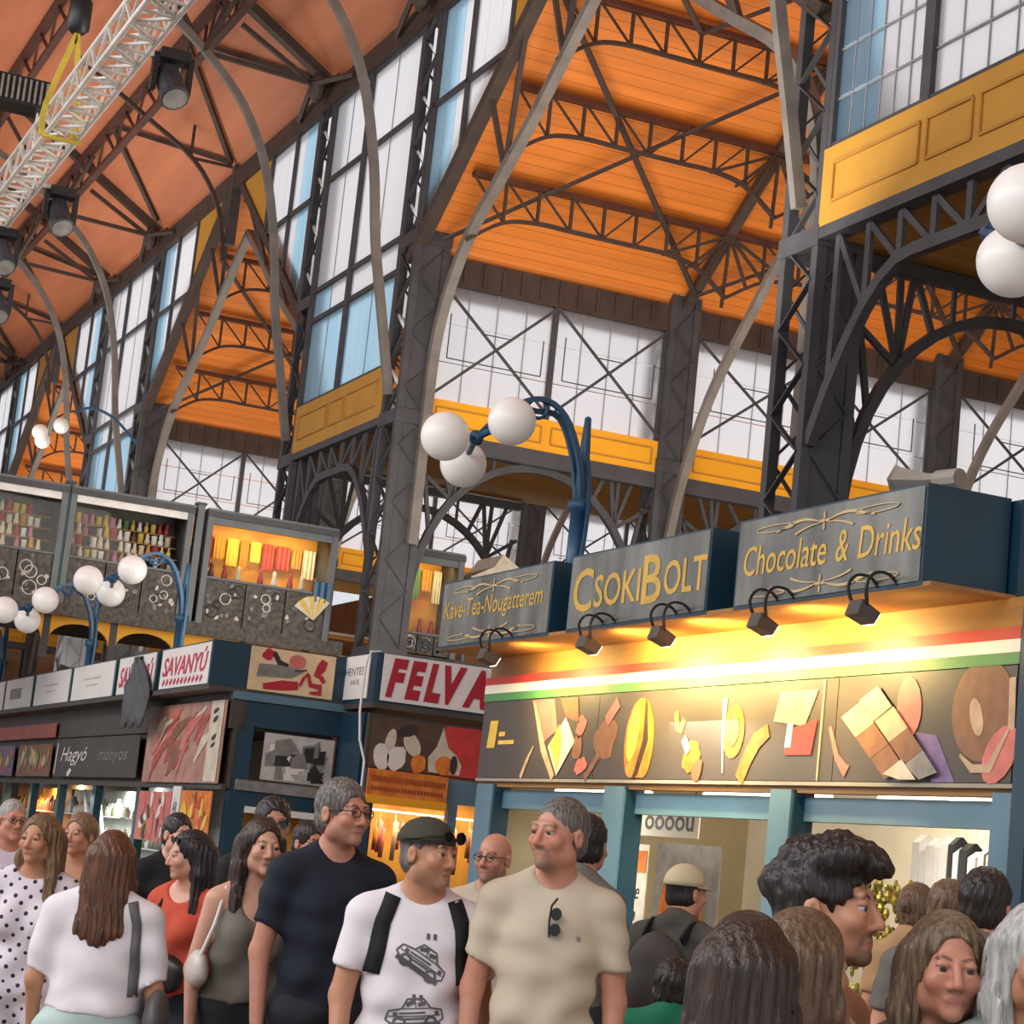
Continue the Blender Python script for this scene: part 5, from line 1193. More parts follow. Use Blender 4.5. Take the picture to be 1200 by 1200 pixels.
def cloth(name, col, var=.12): return mat(name, col, .85, 0, var, 5, coord='obj', bump=.15)
SHOE = cloth('dark_shoe', '#2c2a2b'); JEAN = cloth('dark_trousers', '#23262e')

def person(label, px_, py_, depth, sex='m', facing=0., hyaw=0., hpitch=0., htilt=0., sk='fair', hair=('short', 'brown'), top=None, bottom=JEAN, beard=None, brow=None, glasses=None,
           neck=('crew', .085), sleeve='short', fine=.006, build=1.0, arms=(.0, .0), face=True, shade=None, age=0, lean=0., bstyle='full'):
    """px_, py_: where the eyes' midpoint is in the photo's frame; depth: metres along the view. facing: 0 looks at the viewer, 90 to the viewer's right"""
    d = Vector(_f)+_r*((px_-600)/FPX)-_u*((py_-600)/FPX); W_ = Vector((0, 0, EYE))+d*depth
    ez = W_.z; S = ez/1.63 if age == 0 else ez/1.63; H = 1.75*S
    ang = atan2(d.x, d.y); rz = radians(facing)-ang
    t = thing('person', label, 'person', (W_.x, W_.y, 0)); t.rotation_euler = (0, 0, rz)
    fem = sex == 'f'; hs = 1.0 if not fem else .96
    hsc = max(.9, min(1.06, S))*hs if age == 0 else .93        # heads vary less than bodies
    Hc = np.array([0, -.035+lean, ez])                                   # head centre (eye level)
    Rm = Matrix.Rotation(radians(hyaw), 3, 'Z') @ Matrix.Rotation(radians(hpitch), 3, 'X') @ Matrix.Rotation(radians(htilt), 3, 'Y')
    RM = np.array(Rm)
    def hp(x, y, z): return Hc+RM @ (np.array([x, y, z])*hsc)
    def HE(s, c, r, k=.02, op='u'): s.ell(hp(*c), np.array(r)*hsc, k, RM, op)
    def HCp(s, a, b, ra, rb, k=.02, op='u', **kw): s.cap(hp(*a), hp(*b), ra*hsc, rb*hsc, k, op, **kw)
    # ---- skin: one surface, head to feet
    s = Sdf(); sw = (1.0 if not fem else .86)*build; zs_ = lambda z: z*S
    J = {}
    s.ell((0, 0, zs_(.95)), (.165*build*(1.02 if fem else 1), .115*build, zs_(.13)), .05); s.ell((0, 0, zs_(1.1)), (.145*build*(.88 if fem else 1), .10*build, zs_(.15)), .05)
    s.ell((0, .0, zs_(1.27)), (.165*sw, .108*sw, zs_(.17)), .05); s.cap((-.145*sw, .012, zs_(1.405)), (.145*sw, .012, zs_(1.405)), .06*sw, .06*sw, .05)
    if fem:
        for e in (-1, 1): s.ell((e*.072, -.088, zs_(1.25)), (.062, .055, .06), .03)
    for e in (-1, 1): s.cap((e*.10*sw, .015, zs_(1.435)), (0, .02, zs_(1.51)), .045, .045, .04)
    nr = (.056 if not fem else .046)*(1+.3*(build-1)); s.cap((0, .018, zs_(1.45)), tuple(hp(0, .022, -.06)), nr*1.1, nr, .03)
    for e, fw in ((-1, arms[0]), (1, arms[1])):
        sh = np.array([e*.185*sw, .01, zs_(1.395)]); el = sh+np.array([e*.055, .02-.10*fw, -zs_(.285)]); wr = el+np.array([e*.0, -.06-.18*fw, -zs_(.245)*(1-.35*max(0, fw))])
        ar = 1.0 if not fem else .82; J[e] = (sh, el, wr)
        s.cap(sh, el, .05*ar*build, .041*ar, .04); s.cap(el, wr, .041*ar, .027*ar, .02)
        dw = (wr-el)/np.linalg.norm(wr-el); pm = wr+dw*.055; s.ell(pm, (.022, .036, .045), .02)
        for q, (fl, off) in enumerate(((.070, -.027), (.078, -.009), (.072, .009), (.058, .026))):
            a0 = pm+dw*.035+np.array([0, off, 0]); a1 = a0+dw*fl*.5; a2 = a1+dw*fl*.4+np.array([-e*.018, 0, 0])
            s.cap(a0, a1, .0085, .008, .006); s.cap(a1, a2, .008, .007, .004)
        s.cap(pm+np.array([0, -.03, .02]), pm+np.array([-e*.01, -.058, -.015]), .011, .009, .01); s.cap(pm+np.array([-e*.01, -.058, -.015]), pm+np.array([-e*.015, -.06, -.045]), .009, .008, .004)
        hip = (e*.09, .0, zs_(.9)); kn = (e*.10, -.01, zs_(.5)); an = (e*.105, .03, zs_(.09)); s.cap(hip, kn, .085*build, .056, .04); s.cap(kn, an, .056, .037, .03); s.cap((e*.105, .03, .05), (e*.115, -.12, .035), .04, .03, .03)
    # head
    fw_ = .94 if fem else 1.0
    HE(s, (0, .018, .032), (.075, .096, .088)); HE(s, (0, -.03, -.042), (.061*fw_, .064, .078*(.97 if fem else 1.02)), .03); HE(s, (0, -.074, -.1), (.024*fw_, .02, .02), .02)
    for e in (-1, 1):
        HE(s, (e*.05*fw_, -.004, -.066), (.02, .03, .03), .025); HE(s, (e*.04, -.066, -.028), (.026, .024, .024), .02)
        HE(s, (e*.031, -.098, .002), (.015, .012, .011), .012, 's')
    HCp(s, (-.036, -.082, .024), (.036, -.082, .024), .012 if not fem else .008, .012 if not fem else .008, .015)
    HCp(s, (0, -.088, .012), (0, -.112, -.034), .0085, .0125, .01)
    for e in (-1, 1): HE(s, (e*.013, -.097, -.04), (.009, .010, .008), .007)
    HCp(s, (-.017, -.086, -.0668), (.017, -.086, -.0668), .0055, .0055, .008); HCp(s, (-.013, -.0855, -.0768), (.013, -.0855, -.0768), .0062, .0062, .007)
    HCp(s, (-.022, -.0955, -.0718), (.022, -.0955, -.0718), .003, .003, .003, 's')
    for e in (-1, 1):
        HE(s, (e*.032, -.0835, .0095), (.017, .0125, .0075), .005); HE(s, (e*.031, -.082, -.012), (.015, .011, .006), .008)
        HE(s, (e*.078, .012, -.01), (.010, .020, .032), .006); HE(s, (e*.086, .004, -.01), (.006, .009, .016), .004, 's')
    hf = fine; hb = .0135
    xs = grid(-.36, .36, .02, [(-.13, .13, hf), (-.32, -.13, .0125), (.13, .32, .0125)]); ys = grid(-.26, .2, .015, [(-.17+lean, .12+lean, hf)]); zz = grid(-.005, ez+.17, hb, [(ez-.17, ez+.2, hf)])
    RT = RM.T
    body = mesh_sdf(s, xs, ys, zz, 'body', [skinmat(sk, beard, brow or BROWD)], t)
    n_ = len(body.data.vertices); C = np.empty(n_*3, np.float32); body.data.vertices.foreach_get('co', C); C = C.reshape(-1, 3).astype(float)
    q = ((C-Hc) @ RM)/hsc; x, y, z = np.abs(q[:, 0]), q[:, 1], q[:, 2]
    sm = lambda v, w_: np.clip(.5-v/w_, 0, 1)
    frontal = sm(y+.05, .02)
    lipd = np.sqrt((x/.0245)**2+((z+.0718)/.0098)**2)-1
    lip = sm(lipd, .35)*sm(y+.078, .01)*(.8 if fem else .5)
    seam = sm(np.abs(z+.0718)-.0014, .003)*sm(x-.022, .005)*sm(y+.078, .01)*.75
    bz = .0215+.006*np.clip((x-.012)/.02, 0, 1)-.010*np.clip((x-.036)/.016, 0, 1); bh = .0042 if not fem else .0032
    browm = sm(np.abs(z-bz)-bh, .004)*sm(.012-x, .006)*sm(x-.047, .008)*frontal*.9
    bm2 = np.zeros(n_)
    if beard is not None:
        tache = sm(np.abs(z+.0545+.22*np.maximum(0, x-.012))-.0055, .006)*sm(x-.03, .008)*frontal
        chin = sm(x-.033-.2*np.clip(-.09-z, 0, .05), .012)*sm(z+.084, .008)*sm(-.135-z, .02)*sm(y+.03, .03)
        side = sm(np.abs(x-.030)-.006, .010)*sm(np.abs(z+.073)-.02, .012)*frontal
        bm2 = np.maximum(np.maximum(tache, chin), side*.8)*.85
        if bstyle == 'full':
            jaw = sm(z+.058-.5*np.clip(x-.05, 0, .03), .022)*sm(-.125-z, .03)*sm(y-.0, .03)*sm(.022-x, .02); bm2 = np.maximum(bm2*.75, jaw*.55)
    flush = np.exp(-((x-.042)**2+(z+.03)**2)/.0005)*frontal*.30+np.exp(-(x**2+(z+.03)**2)/.0002)*frontal*.30
    for nm, v in (('lip', lip*(1-bm2*0)), ('brow', np.maximum(browm, seam)), ('beard', bm2*(lip < .3)), ('flush', flush)):
        at = body.data.attributes.new(nm, 'FLOAT', 'POINT'); at.data.foreach_set('value', v.astype(np.float32))
    if face:
        for e in (-1, 1):
            o = bpy.data.objects.new('eye', eye_mesh()); COL.objects.link(o); o.parent = t
            c = hp(e*.0315, -.0815, .0015); r = .0125*hsc; o.matrix_local = Matrix.Translation(c) @ Rm.to_4x4() @ Matrix.Scale(r, 4)
    info = dict(t=t, S=S, hp=hp, Rm=Rm, hsc=hsc, ez=ez, J=J, sw=sw, build=build, rz=rz, body=body)
    # ---- hair
    kind, hm = hair
    h = Sdf(); hn = None
    if kind in ('short', 'crop', 'quiff'):
        ex = {'short': .010, 'crop': .003, 'quiff': .011}[kind]
        HE(h, (0, .022, .036), (.075+ex, .096+ex, .088+ex)); HE(h, (0, .035, -.03), (.074+ex*.7, .075+ex*.7, .06), .02)
        if kind == 'quiff':
            for (cx, cy, cz, r) in ((-.035, -.06, .105, .042), (.03, -.068, .108, .042), (0, -.095, .098, .036), (.0, -.02, .118, .055), (.045, -.02, .095, .045), (-.045, -.02, .095, .045), (.0, .05, .10, .062), (.0, .1, .05, .055), (-.02, -.115, .088, .022), (.025, -.112, .082, .022)): HE(h, (cx, cy, cz), (r, r, r*.85), .02)
        HE(h, (0, -.098, -.03), (.074, .07, .098 if kind != 'quiff' else .09), .008, 's'); HE(h, (0, -.055, -.085), (.1, .085, .075), .01, 's')
        for e in (-1, 1): HE(h, (e*.085, -.005, -.02), (.02, .03, .038), .006, 's')
        h.half(hp(0, .05, -.075), -np.array(RM @ np.array([0, .35, 1.0]))/1.06)
        am = {'short': .0022, 'crop': .0006, 'quiff': .0024}[kind]; hn = lambda X, Y, Z: am*(np.sin(X*190+Y*110+np.sin(Z*50+X*30)*2)+.6*np.sin(X*120-Y*260+Z*90)+.5*np.sin(X*340+Z*150))
    elif kind in ('long', 'longback', 'bob', 'tied'):
        HE(h, (0, .024, .036), (.089, .108, .099)); HE(h, (0, .06, -.03), (.078, .065, .09), .03)
        L_ = {'long': .36, 'longback': .34, 'bob': .17, 'tied': .07}[kind]
        if kind != 'tied':
            for e in (-1, 1):
                h.cap(hp(e*.074, .018, .03), hp(e*.088, .02, -.10), .032*hsc, .03*hsc, .03); h.cap(hp(e*.088, .02, -.10), hp(e*(.10 if kind != 'bob' else .075), -.02, -.10-L_*.6), .032*hsc, .024*hsc, .03)
                bo = .04 if kind == 'longback' else .0
                h.cap(hp(e*.05, .085, .0), hp(e*.065, .085+bo, -L_*.9), .055*hsc, .05*hsc, .04)
            h.cap(hp(0, .095, .0), hp(0, .10+bo, -L_), .055*hsc, .048*hsc, .04)
        else: HE(h, (0, .125, .02), (.035, .035, .04), .015)
        HE(h, (0, -.105, -.035), (.072, .098, .115), .006, 's'); HE(h, (0, -.10, -.20), (.062, .09, .16), .01, 's')
        hn = lambda X, Y, Z: (.0032*np.sin(X*210+Y*160+np.sin(Z*22)*1.2)+.0026*np.sin(Y*330-X*120+Z*18))*np.clip((ez+.10-Z)*9, .12, 1)
    if h.ops:
        lz = {'long': .42, 'longback': .42, 'bob': .32, 'tied': .17}.get(kind, .17)
        hf2 = max(.0045, fine*.95)
        hx = grid(-.17, .17, hf2); hy = grid(-.17+lean, .21+lean, hf2); hz_ = grid(ez-lz, ez+.19, hf2 if lz < .2 else hf2*1.4)
        mesh_sdf(h, hx, hy, hz_, 'hair', [HR[hm]], t, hn)
    # ---- clothes
    wr_ = lambda X, Y, Z: 1.4*(.006*np.sin(X*26+Z*19+np.sin(Z*9)*2)*np.sin(Z*28-X*13)+.005*np.sin(X*12-Z*44+Y*16)*np.abs(np.sin(X*9+Z*5+.7)))*np.clip((1.5-Z/S)*3, .25, 1)
    if top is not None:
        g = Sdf(); o_ = .016; ob_ = .03
        g.ell((0, 0, zs_(.97)), (.165*build+o_, .115*build+o_, zs_(.15)), .06); g.ell((0, -.004, zs_(1.12)), (.15*build*(.9 if fem else 1.03)+o_, .108*build+o_, zs_(.17)), .06)
        g.ell((0, .0, zs_(1.27)), (.168*sw+o_, .108*sw+o_, zs_(.18)), .05)
        if fem:
            for e in (-1, 1): g.ell((e*.07, -.088, zs_(1.25)), (.062+o_*.7, .055+o_*.7, .06+o_), .05)
        if sleeve != 'none':
            g.cap((-.145*sw, .012, zs_(1.405)), (.145*sw, .012, zs_(1.405)), .06*sw+o_*.8, .06*sw+o_*.8, .05)
            for e in (-1, 1):
                g.cap((e*.10*sw, .02, zs_(1.435)), (0, .03, zs_(1.50)), .045+o_*1.1, .045+o_*.9, .03)
                sh, el, wr = J[e]; L1 = {'short': .66, 'half': .9, 'long': 1.}[sleeve]; ar = 1.0 if not fem else .86
                g.cap(sh, sh+(el-sh)*L1, .052*ar*build+.014, .050*ar+.014, .04, flat=sleeve != 'long')
                if sleeve == 'long': g.cap(el, el+(wr-el)*.93, .058*ar, .042*ar, .03, flat=True)
            g.ell((0, -.05, zs_(1.535)), (neck[1], .1, .085 if neck[0] == 'crew' else .13), .008, None, 's')
        else:
            for e in (-1, 1):
                g.cap((e*.095, -.085, zs_(1.30)), (e*.105, .02, zs_(1.455)), .02, .018, .02); g.cap((e*.105, .02, zs_(1.455)), (e*.09, .08, zs_(1.34)), .018, .02, .02)
            g.ell((0, -.12, zs_(1.42)), (.078, .10, .10), .012, None, 's'); g.ell((0, .1, zs_(1.45)), (.085, .08, .09), .012, None, 's')
            for e in (-1, 1): g.ell((e*.20, .01, zs_(1.36)), (.055, .16, .10), .01, None, 's')
        hem = zs_(.86) if not (bottom is not None and isinstance(bottom, tuple)) else zs_(bottom[1])
        g.half((0, 0, hem), (0, 0, -1))
        gh = .011 if depth > 5 else .009
        mesh_sdf(g, grid(-.36, .36, gh*1.1), grid(-.24, .22, gh), grid(hem-.02, zs_(1.56), gh), 'shirt' if sleeve != 'none' else 'tank_top', [top], t, wr_)
    bm_ = bottom[0] if isinstance(bottom, tuple) else bottom
    if bm_ is not None:
        g = Sdf()
        g.ell((0, 0, zs_(.95)), (.165*build*(1.02 if fem else 1)+.014, .115*build+.014, zs_(.14)), .05); g.ell((0, 0, zs_(1.06)), (.148*build*(.9 if fem else 1)+.01, .102*build+.01, zs_(.1)), .05)
        for e in (-1, 1): g.cap((e*.09, 0, zs_(.9)), (e*.10, -.01, zs_(.5)), .085*build+.02, .075, .04); g.cap((e*.10, -.01, zs_(.5)), (e*.105, .03, zs_(.07)), .075, .065, .03, flat=True)
        g.half((0, 0, zs_(1.07)), (0, 0, 1))
        mesh_sdf(g, grid(-.3, .3, .016), grid(-.2, .2, .016), grid(.03, zs_(1.1), .018), 'trousers', [bm_], t, wr_)
    for e in (-1, 1):
        g = MB(); g.ball((e*.11, -.045, .042), 1, 12, 8, (.048, .135, .044)); o = MB.build(g, 'shoe', SHOE, None, True); o.parent = t
    if glasses:
        mb = MB(); mb2 = MB()
        off = (0, 0) if glasses != 'head' else (.085, .035)
        def gp(x, y, z): return tuple(hp(x, y+off[1]*1.0, z+off[0]))
        for e in (-1, 1):
            pts = [gp(e*.032+.022*cos(a), -.105, .0+.017*sin(a)) for a in frange(0, 2*pi, 12)]; mb.tube(pts, .0024, 5)
            if glasses in ('dark', 'head'): mb2.add([gp(e*.032+.021*cos(a), -.104, .0+.016*sin(a)) for a in frange(0, 2*pi, 12)[:-1]], [tuple(range(12))])
            mb.tube([gp(e*.054, -.104, .004), gp(e*.076, -.06, .006), gp(e*.08, .01, .004)], .0024, 5)
        mb.tube([gp(-.01, -.106, .004), gp(.01, -.106, .004)], .0022, 5)
        mb.build('spectacles' if glasses == 'clear' else 'sunglasses', FRAMEM if glasses == 'clear' else LENS, None).parent = t
        if mb2.v: mb2.build('lens', LENS, None).parent = t
    return info
def attach(mb, name, m, info, smooth=True):
    o = mb.build(name, m, None, smooth); o.parent = info['t']; return o
def world_of(info, p): return Matrix.Translation(info['t'].location) @ Matrix.Rotation(info['rz'], 4, 'Z') @ Vector(p)
NAVY = cloth('navy_cotton', '#141c2c'); WHT = cloth('white_cotton', '#e8e4ea', .06); BEIGE = cloth('beige_cotton', '#c9bda8', .08); CORAL = cloth('coral_cotton', '#c9503a'); OLIVE = cloth('olive_grey_rib', '#77736a'); BLK = cloth('black_cotton', '#181a1e'); LILAC = cloth('lilac_white_cotton', '#d5d0e6', .06)
MINT = cloth('mint_denim', '#b9cfcd', .1); GREYS = cloth('grey_cotton', '#6b6762'); DKOL = cloth('dark_olive', '#4d4a42'); GRN = cloth('green_cotton', '#0f6b4c'); TANC = cloth('tan_cotton', '#b58f66')
def dotted():
    m = bpy.data.materials.new('polka_dot_cotton'); m.use_nodes = True; nt = m.node_tree; N = nt.nodes; L = nt.links; b = N['Principled BSDF']; b.inputs['Roughness'].default_value = .85
    tc = N.new('ShaderNodeTexCoord'); mp = N.new('ShaderNodeMapping'); mp.inputs['Scale'].default_value = (21, 0, 21); mp.inputs['Rotation'].default_value = (0, radians(40), 0); L.new(tc.outputs['Object'], mp.inputs['Vector'])
    vo = N.new('ShaderNodeTexVoronoi'); vo.inputs['Scale'].default_value = 1.; vo.inputs['Randomness'].default_value = .15; L.new(mp.outputs[0], vo.inputs['Vector'])
    lt = N.new('ShaderNodeMath'); lt.operation = 'LESS_THAN'; lt.inputs[1].default_value = .2; L.new(vo.outputs['Distance'], lt.inputs[0])
    mx = N.new('ShaderNodeMix'); mx.data_type = 'RGBA'; mx.inputs['A'].default_value = (*lin('#dcd5df'), 1); mx.inputs['B'].default_value = (*lin('#2a2c44'), 1); L.new(lt.outputs[0], mx.inputs['Factor']); L.new(mx.outputs['Result'], b.inputs['Base Color']); return m
DOTS = dotted()
P = {}
P['edge'] = person('grey haired man in a lilac white shirt cut by the left edge', 12, 961, 12.3, facing=20, hair=('crop', 'grey'), top=LILAC, glasses='clear', sk='red', build=1.1, brow=BROWG)
P['dots'] = person('woman with long ombre hair in a white polka dot dress', 47, 984, 9.5, 'f', facing=-8, hyaw=-22, hair=('long', 'ombre'), top=DOTS, bottom=(DOTS, .8), sk='tan', neck=('crew', .10))
P['behind'] = person('blonde woman with tied back hair behind the polka dot woman', 93, 978, 11.5, 'f', facing=0, hyaw=-32, hair=('tied', 'blonde'), top=TANC, sk='warm', neck=('scoop', .12))
P['back'] = person('woman seen from behind with long auburn hair, white tee and pale mint skirt', 130, 1008, 8.2, 'f', facing=172, hair=('longback', 'auburn'), top=WHT, bottom=(MINT, 1.0), sk='tan', sleeve='half', build=1.08, arms=(.2, .2))
P['black'] = person('man in a black tee standing in front of the pink poster', 206, 978, 12.6, facing=25, hyaw=5, hair=('short', 'dark'), top=BLK, sk='fair')
P['coral'] = person('woman in a coral top with black hair and sunglasses pushed up', 226, 1003, 9.8, 'f', facing=-38, hyaw=-32, hpitch=8, hair=('long', 'black'), top=CORAL, sk='fair', glasses='head', neck=('scoop', .1))
P['tank'] = person('young woman with long brown hair in an olive tank top', 306, 993, 8.7, 'f', facing=12, hyaw=6, hair=('long', 'brown'), top=OLIVE, sleeve='none', bottom=(JEAN, 1.0), sk='fair', arms=(.15, .1))
P['dark'] = person('dark haired person in black behind the woman in the tank top', 318, 965, 10.6, facing=10, hair=('short', 'black'), top=BLK, sk='olive', glasses='dark')
P['far'] = person('dark haired man between the tank top woman and the navy tee man', 358, 988, 12.6, facing=35, hair=('short', 'dark'), top=NAVY, sk='red', glasses='dark')
P['navy'] = person('tall man in a navy tee with red framed glasses', 399, 953, 8.4, facing=20, hyaw=22, hpitch=-3, hair=('short', 'salt'), top=NAVY, glasses='clear', sk='red', beard=STUB, build=1.06, fine=.0055)
P['white'] = person('man in a white tee printed with cars, wearing a khaki cap', 501, 1000, 7.6, facing=8, hyaw=42, hair=('crop', 'salt'), top=WHT, sk='tan', beard=STUB, build=1.05, arms=(.25, .25), fine=.0055, neck=('crew', .095))
P['bald'] = person('balding bearded man with glasses between the white and beige tees', 580, 1006, 10.5, facing=-12, hyaw=-15, hair=('none', 'grey'), top=cloth('pale_shirt', '#c9b8a6'), glasses='clear', sk='red', beard=BEARDG, bstyle='full')
P['beige'] = person('man in a beige tee with cropped grey hair and goatee', 655, 978, 7.5, facing=0, hyaw=-40, htilt=0, hair=('crop', 'salt'), top=BEIGE, sk='red', beard=BEARDG, build=1.04, brow=BROWG, fine=.0055, arms=(.05, .1), bstyle='goatee')
P['hat'] = person('dark haired person seen from behind, half hidden by the beige tee man', 686, 990, 9.6, facing=160, hair=('short', 'black'), top=GREYS, sk='olive', build=.85)
P['cap'] = person('man in a beige cap with a backpack, seen from behind', 800, 1046, 10, facing=150, hyaw=-15, hair=('crop', 'dark'), top=DKOL, sk='red', build=1.05)
P['boy'] = person('dark haired child in a green shirt at the bottom edge', 788, 1160, 8.5, facing=170, hair=('short', 'dark'), top=GRN, sk='fair', age=1)
P['young'] = person('young man with a dark quiff seen in profile', 954, 1062, 4.45, facing=60, hyaw=12, hpitch=-4, hair=('quiff', 'dark'), top=cloth('pale_vest', '#c9b49a'), sk='warm', beard='#6b5346', fine=.0042, bstyle='goatee', sleeve='none')
P['front'] = person('woman with long straight brown hair, back of head nearest the camera', 872, 1142, 3.9, 'f', facing=168, hair=('longback', 'brown'), top=BLK, sk='tan', fine=.005)
P['beside'] = person('woman with a brown bob and bare tan shoulder beside the nearest one', 932, 1132, 4.2, 'f', facing=140, hair=('bob', 'lightbrown'), top=BLK, sleeve='none', sk='tan', fine=.005)
P['blonde'] = person('woman with long streaked blonde hair looking right', 1108, 1134, 4.4, 'f', facing=6, hyaw=8, hair=('long', 'greyblonde'), top=GREYS, sk='red', fine=.0042)
P['silver'] = person('silver haired woman cut by the right picture edge', 1214, 1126, 4.3, 'f', facing=18, hyaw=0, hair=('bob', 'silver'), top=cloth('sage_knit', '#7f8d86'), sk='tan', fine=.0045)
P['dark_far'] = person('dark haired man seen from behind, between the blonde and the silver haired woman', 1152, 1062, 7.2, facing=160, hair=('short', 'dark'), top=GREYS, sk='red')
P['pale_far'] = person('person with light brown curls behind the blonde woman, left one', 1072, 1065, 10.2, 'f', facing=150, hair=('tied', 'lightbrown'), top=TANC, sk='warm')
P['pale_far2'] = person('person with short light hair behind the blonde woman, right one', 1110, 1068, 8.6, facing=170, hair=('short', 'lightbrown'), top=GREYS, sk='warm')

# caps, straps, bags and prints
def dome(info, m, rx=.094, ry=.116, rz=.108, z0=.03, brim=True, name='cap', brimdir=-1):
    hp = info['hp']; mb = MB(); n, k = 20, 7; rows = []
    for j in range(k+1):
        a = (pi/2)*j/k; rows.append([tuple(hp(rx*cos(a)*cos(2*pi*i/n), .018+ry*cos(a)*sin(2*pi*i/n), z0+rz*sin(a)+.004)) for i in range(n)])
    v = [p for r in rows for p in r]; mb.add(v, [(j*n+i, j*n+(i+1) % n, (j+1)*n+(i+1) % n, (j+1)*n+i) for j in range(k) for i in range(n)])
    o = attach(mb, name, m, info); o.modifiers.new('thick', 'SOLIDIFY').thickness = .006
    if brim:
        mb = MB(); q = 12; top = []
        for i in range(q+1):
            a = pi*i/q; top.append((tuple(hp(rx*.95*cos(a), .018+brimdir*ry*.85*sin(a), z0+.012)), tuple(hp(rx*1.0*cos(a), .018+brimdir*(ry*.85*sin(a)+.075*sin(a)), z0-.004*sin(a)))))
        v = [p for a in top for p in a]; mb.add(v, [(2*i, 2*i+1, 2*i+3, 2*i+2) for i in range(q)]); o = attach(mb, name+'_brim', m, info); o.modifiers.new('thick', 'SOLIDIFY').thickness = .006
dome(P['white'], cloth('khaki_cap', '#3f3e33'), brim=False, rz=.096)
hp = P['white']['hp']; mb = MB()
for e in (-1, 1):
    mb.tube([tuple(hp(e*.034+.024*cos(a), -.112, .062+.02*sin(a))) for a in frange(0, 2*pi, 12)], .004, 5); mb.add([tuple(hp(e*.034+.023*cos(a), -.110, .062+.019*sin(a))) for a in frange(0, 2*pi, 12)[:-1]], [tuple(range(12))])
    mb.tube([tuple(hp(e*.06, -.108, .062)), tuple(hp(e*.094, -.05, .056)), tuple(hp(e*.096, .05, .04))], .004, 5)
attach(mb, 'sunglasses', LENS, P['white'])
dome(P['cap'], cloth('beige_cap', '#cdbf9c', .1), brimdir=-1)
def bvh(info, name):
    for c in info['t'].children:
        if c.name.startswith(name): return BVHTree.FromPolygons([v.co for v in c.data.vertices], [tuple(p.vertices) for p in c.data.polygons])
def drape(tree, pts, y0, off, sgn=1):
    """lay 2D points (x, z) on the front (or back) of a garment"""
    out = []
    for x, z in pts:
        hit = tree.ray_cast(Vector((x, y0, z)), Vector((0, sgn, 0)))
        out.append(hit[0]+Vector((0, -sgn*off, 0)) if hit[0] is not None else None)
    return out
def ribbon(tree, mb, pts, wd, y0=-.6, off=.004, sgn=1):
    Q = []
    for i in range(len(pts)-1):
        n = max(1, int(max(abs(pts[i+1][0]-pts[i][0]), abs(pts[i+1][1]-pts[i][1]))/.012))
        for k in range(n): Q.append((pts[i][0]+(pts[i+1][0]-pts[i][0])*k/n, pts[i][1]+(pts[i+1][1]-pts[i][1])*k/n))
    Q.append(pts[-1]); L1, L2 = [], []
    for i, p in enumerate(Q):
        a, b = Q[max(i-1, 0)], Q[min(i+1, len(Q)-1)]; dx, dz = b[0]-a[0], b[1]-a[1]; n = sqrt(dx*dx+dz*dz) or 1
        L1.append((p[0]-dz/n*wd/2, p[1]+dx/n*wd/2)); L2.append((p[0]+dz/n*wd/2, p[1]-dx/n*wd/2))
    A, B_ = drape(tree, L1, y0, off, sgn), drape(tree, L2, y0, off, sgn)
    v, f, last = [], [], False
    for a, b in zip(A, B_):
        ok = a is not None and b is not None and (a-b).length < .1
        if ok:
            v += [a, b]
            if last and (v[-2]-v[-4]).length < .08: f.append((len(v)-4, len(v)-2, len(v)-1, len(v)-3))
        last = ok
    mb.add(v, f)
    return mb
def strap(info, garment, pts, wd, m, name, y0=-.6, sgn=1, off=.006):
    mb = MB(); ribbon(bvh(info, garment), mb, pts, wd, y0, off, sgn)
    o = mb.build(name, m, None, True); o.modifiers.new('thick', 'SOLIDIFY').thickness = .01; return o
def carried(name, label, cat, info):
    t = thing(name, label, cat, tuple(info['t'].location)); t.rotation_euler = info['t'].rotation_euler; return t
# car drawings on the white tee
I = P['white']; T = bvh(I, 'shirt'); S_ = I['S']
def car(mb, cx, cz, sx, rot):
    def q(p): x, z = p[0]*sx, p[1]*sx; return (cx+x*cos(rot)-z*sin(rot), cz+x*sin(rot)+z*cos(rot))
    for line, wd in (([(-1, 0), (-.9, .3), (-.45, .38), (-.25, .7), (.3, .7), (.55, .38), (.95, .3), (1, 0), (.8, -.12), (-.8, -.12), (-1, 0)], .006), ([(-.45, .38), (.55, .38)], .004), ([(0, .7), (.03, .38)], .004), ([(-.9, .12), (.9, .12)], .004),
                     ([(-.75, .2), (-.6, .2)], .012), ([(.7, .2), (.85, .2)], .012), ([(-.3, .5), (.0, .62)], .014), ([(.1, .5), (.35, .55)], .014), ([(-.9, -.18), (.9, -.2)], .016)):
        ribbon(T, mb, [q(p) for p in line], wd)
    for zz in (.02, .22): ribbon(T, mb, [q((-.55, zz)), q((.35, zz+.02))], .006)
    for c in (-.55, .55): ribbon(T, mb, [q((c+.2*cos(a), -.12+.2*sin(a))) for a in frange(0, 2*pi, 10)], .009)
INK = mat('grey_print_ink', '#625f66', .8, 0, .3, 20)
for cc in ((-.005, 1.245*S_, .095, -.5), (-.0, 1.06*S_, .10, .12)):
    mb = MB(); car(mb, *cc); tag(attach(mb, 'printed_car', INK, I), kind='stuff')
mb = MB()
for dx in (-.012, .012): ribbon(T, mb, [(dx+.03, 1.355*S_), (dx+.03, 1.335*S_)], .012); ribbon(T, mb, [(dx+.0, 1.145*S_), (dx, 1.125*S_)], .012)
tag(attach(mb, 'small_print', INK, I), kind='stuff')
bk = carried('backpack', 'black backpack worn by the man in the white printed tee', 'backpack', I)
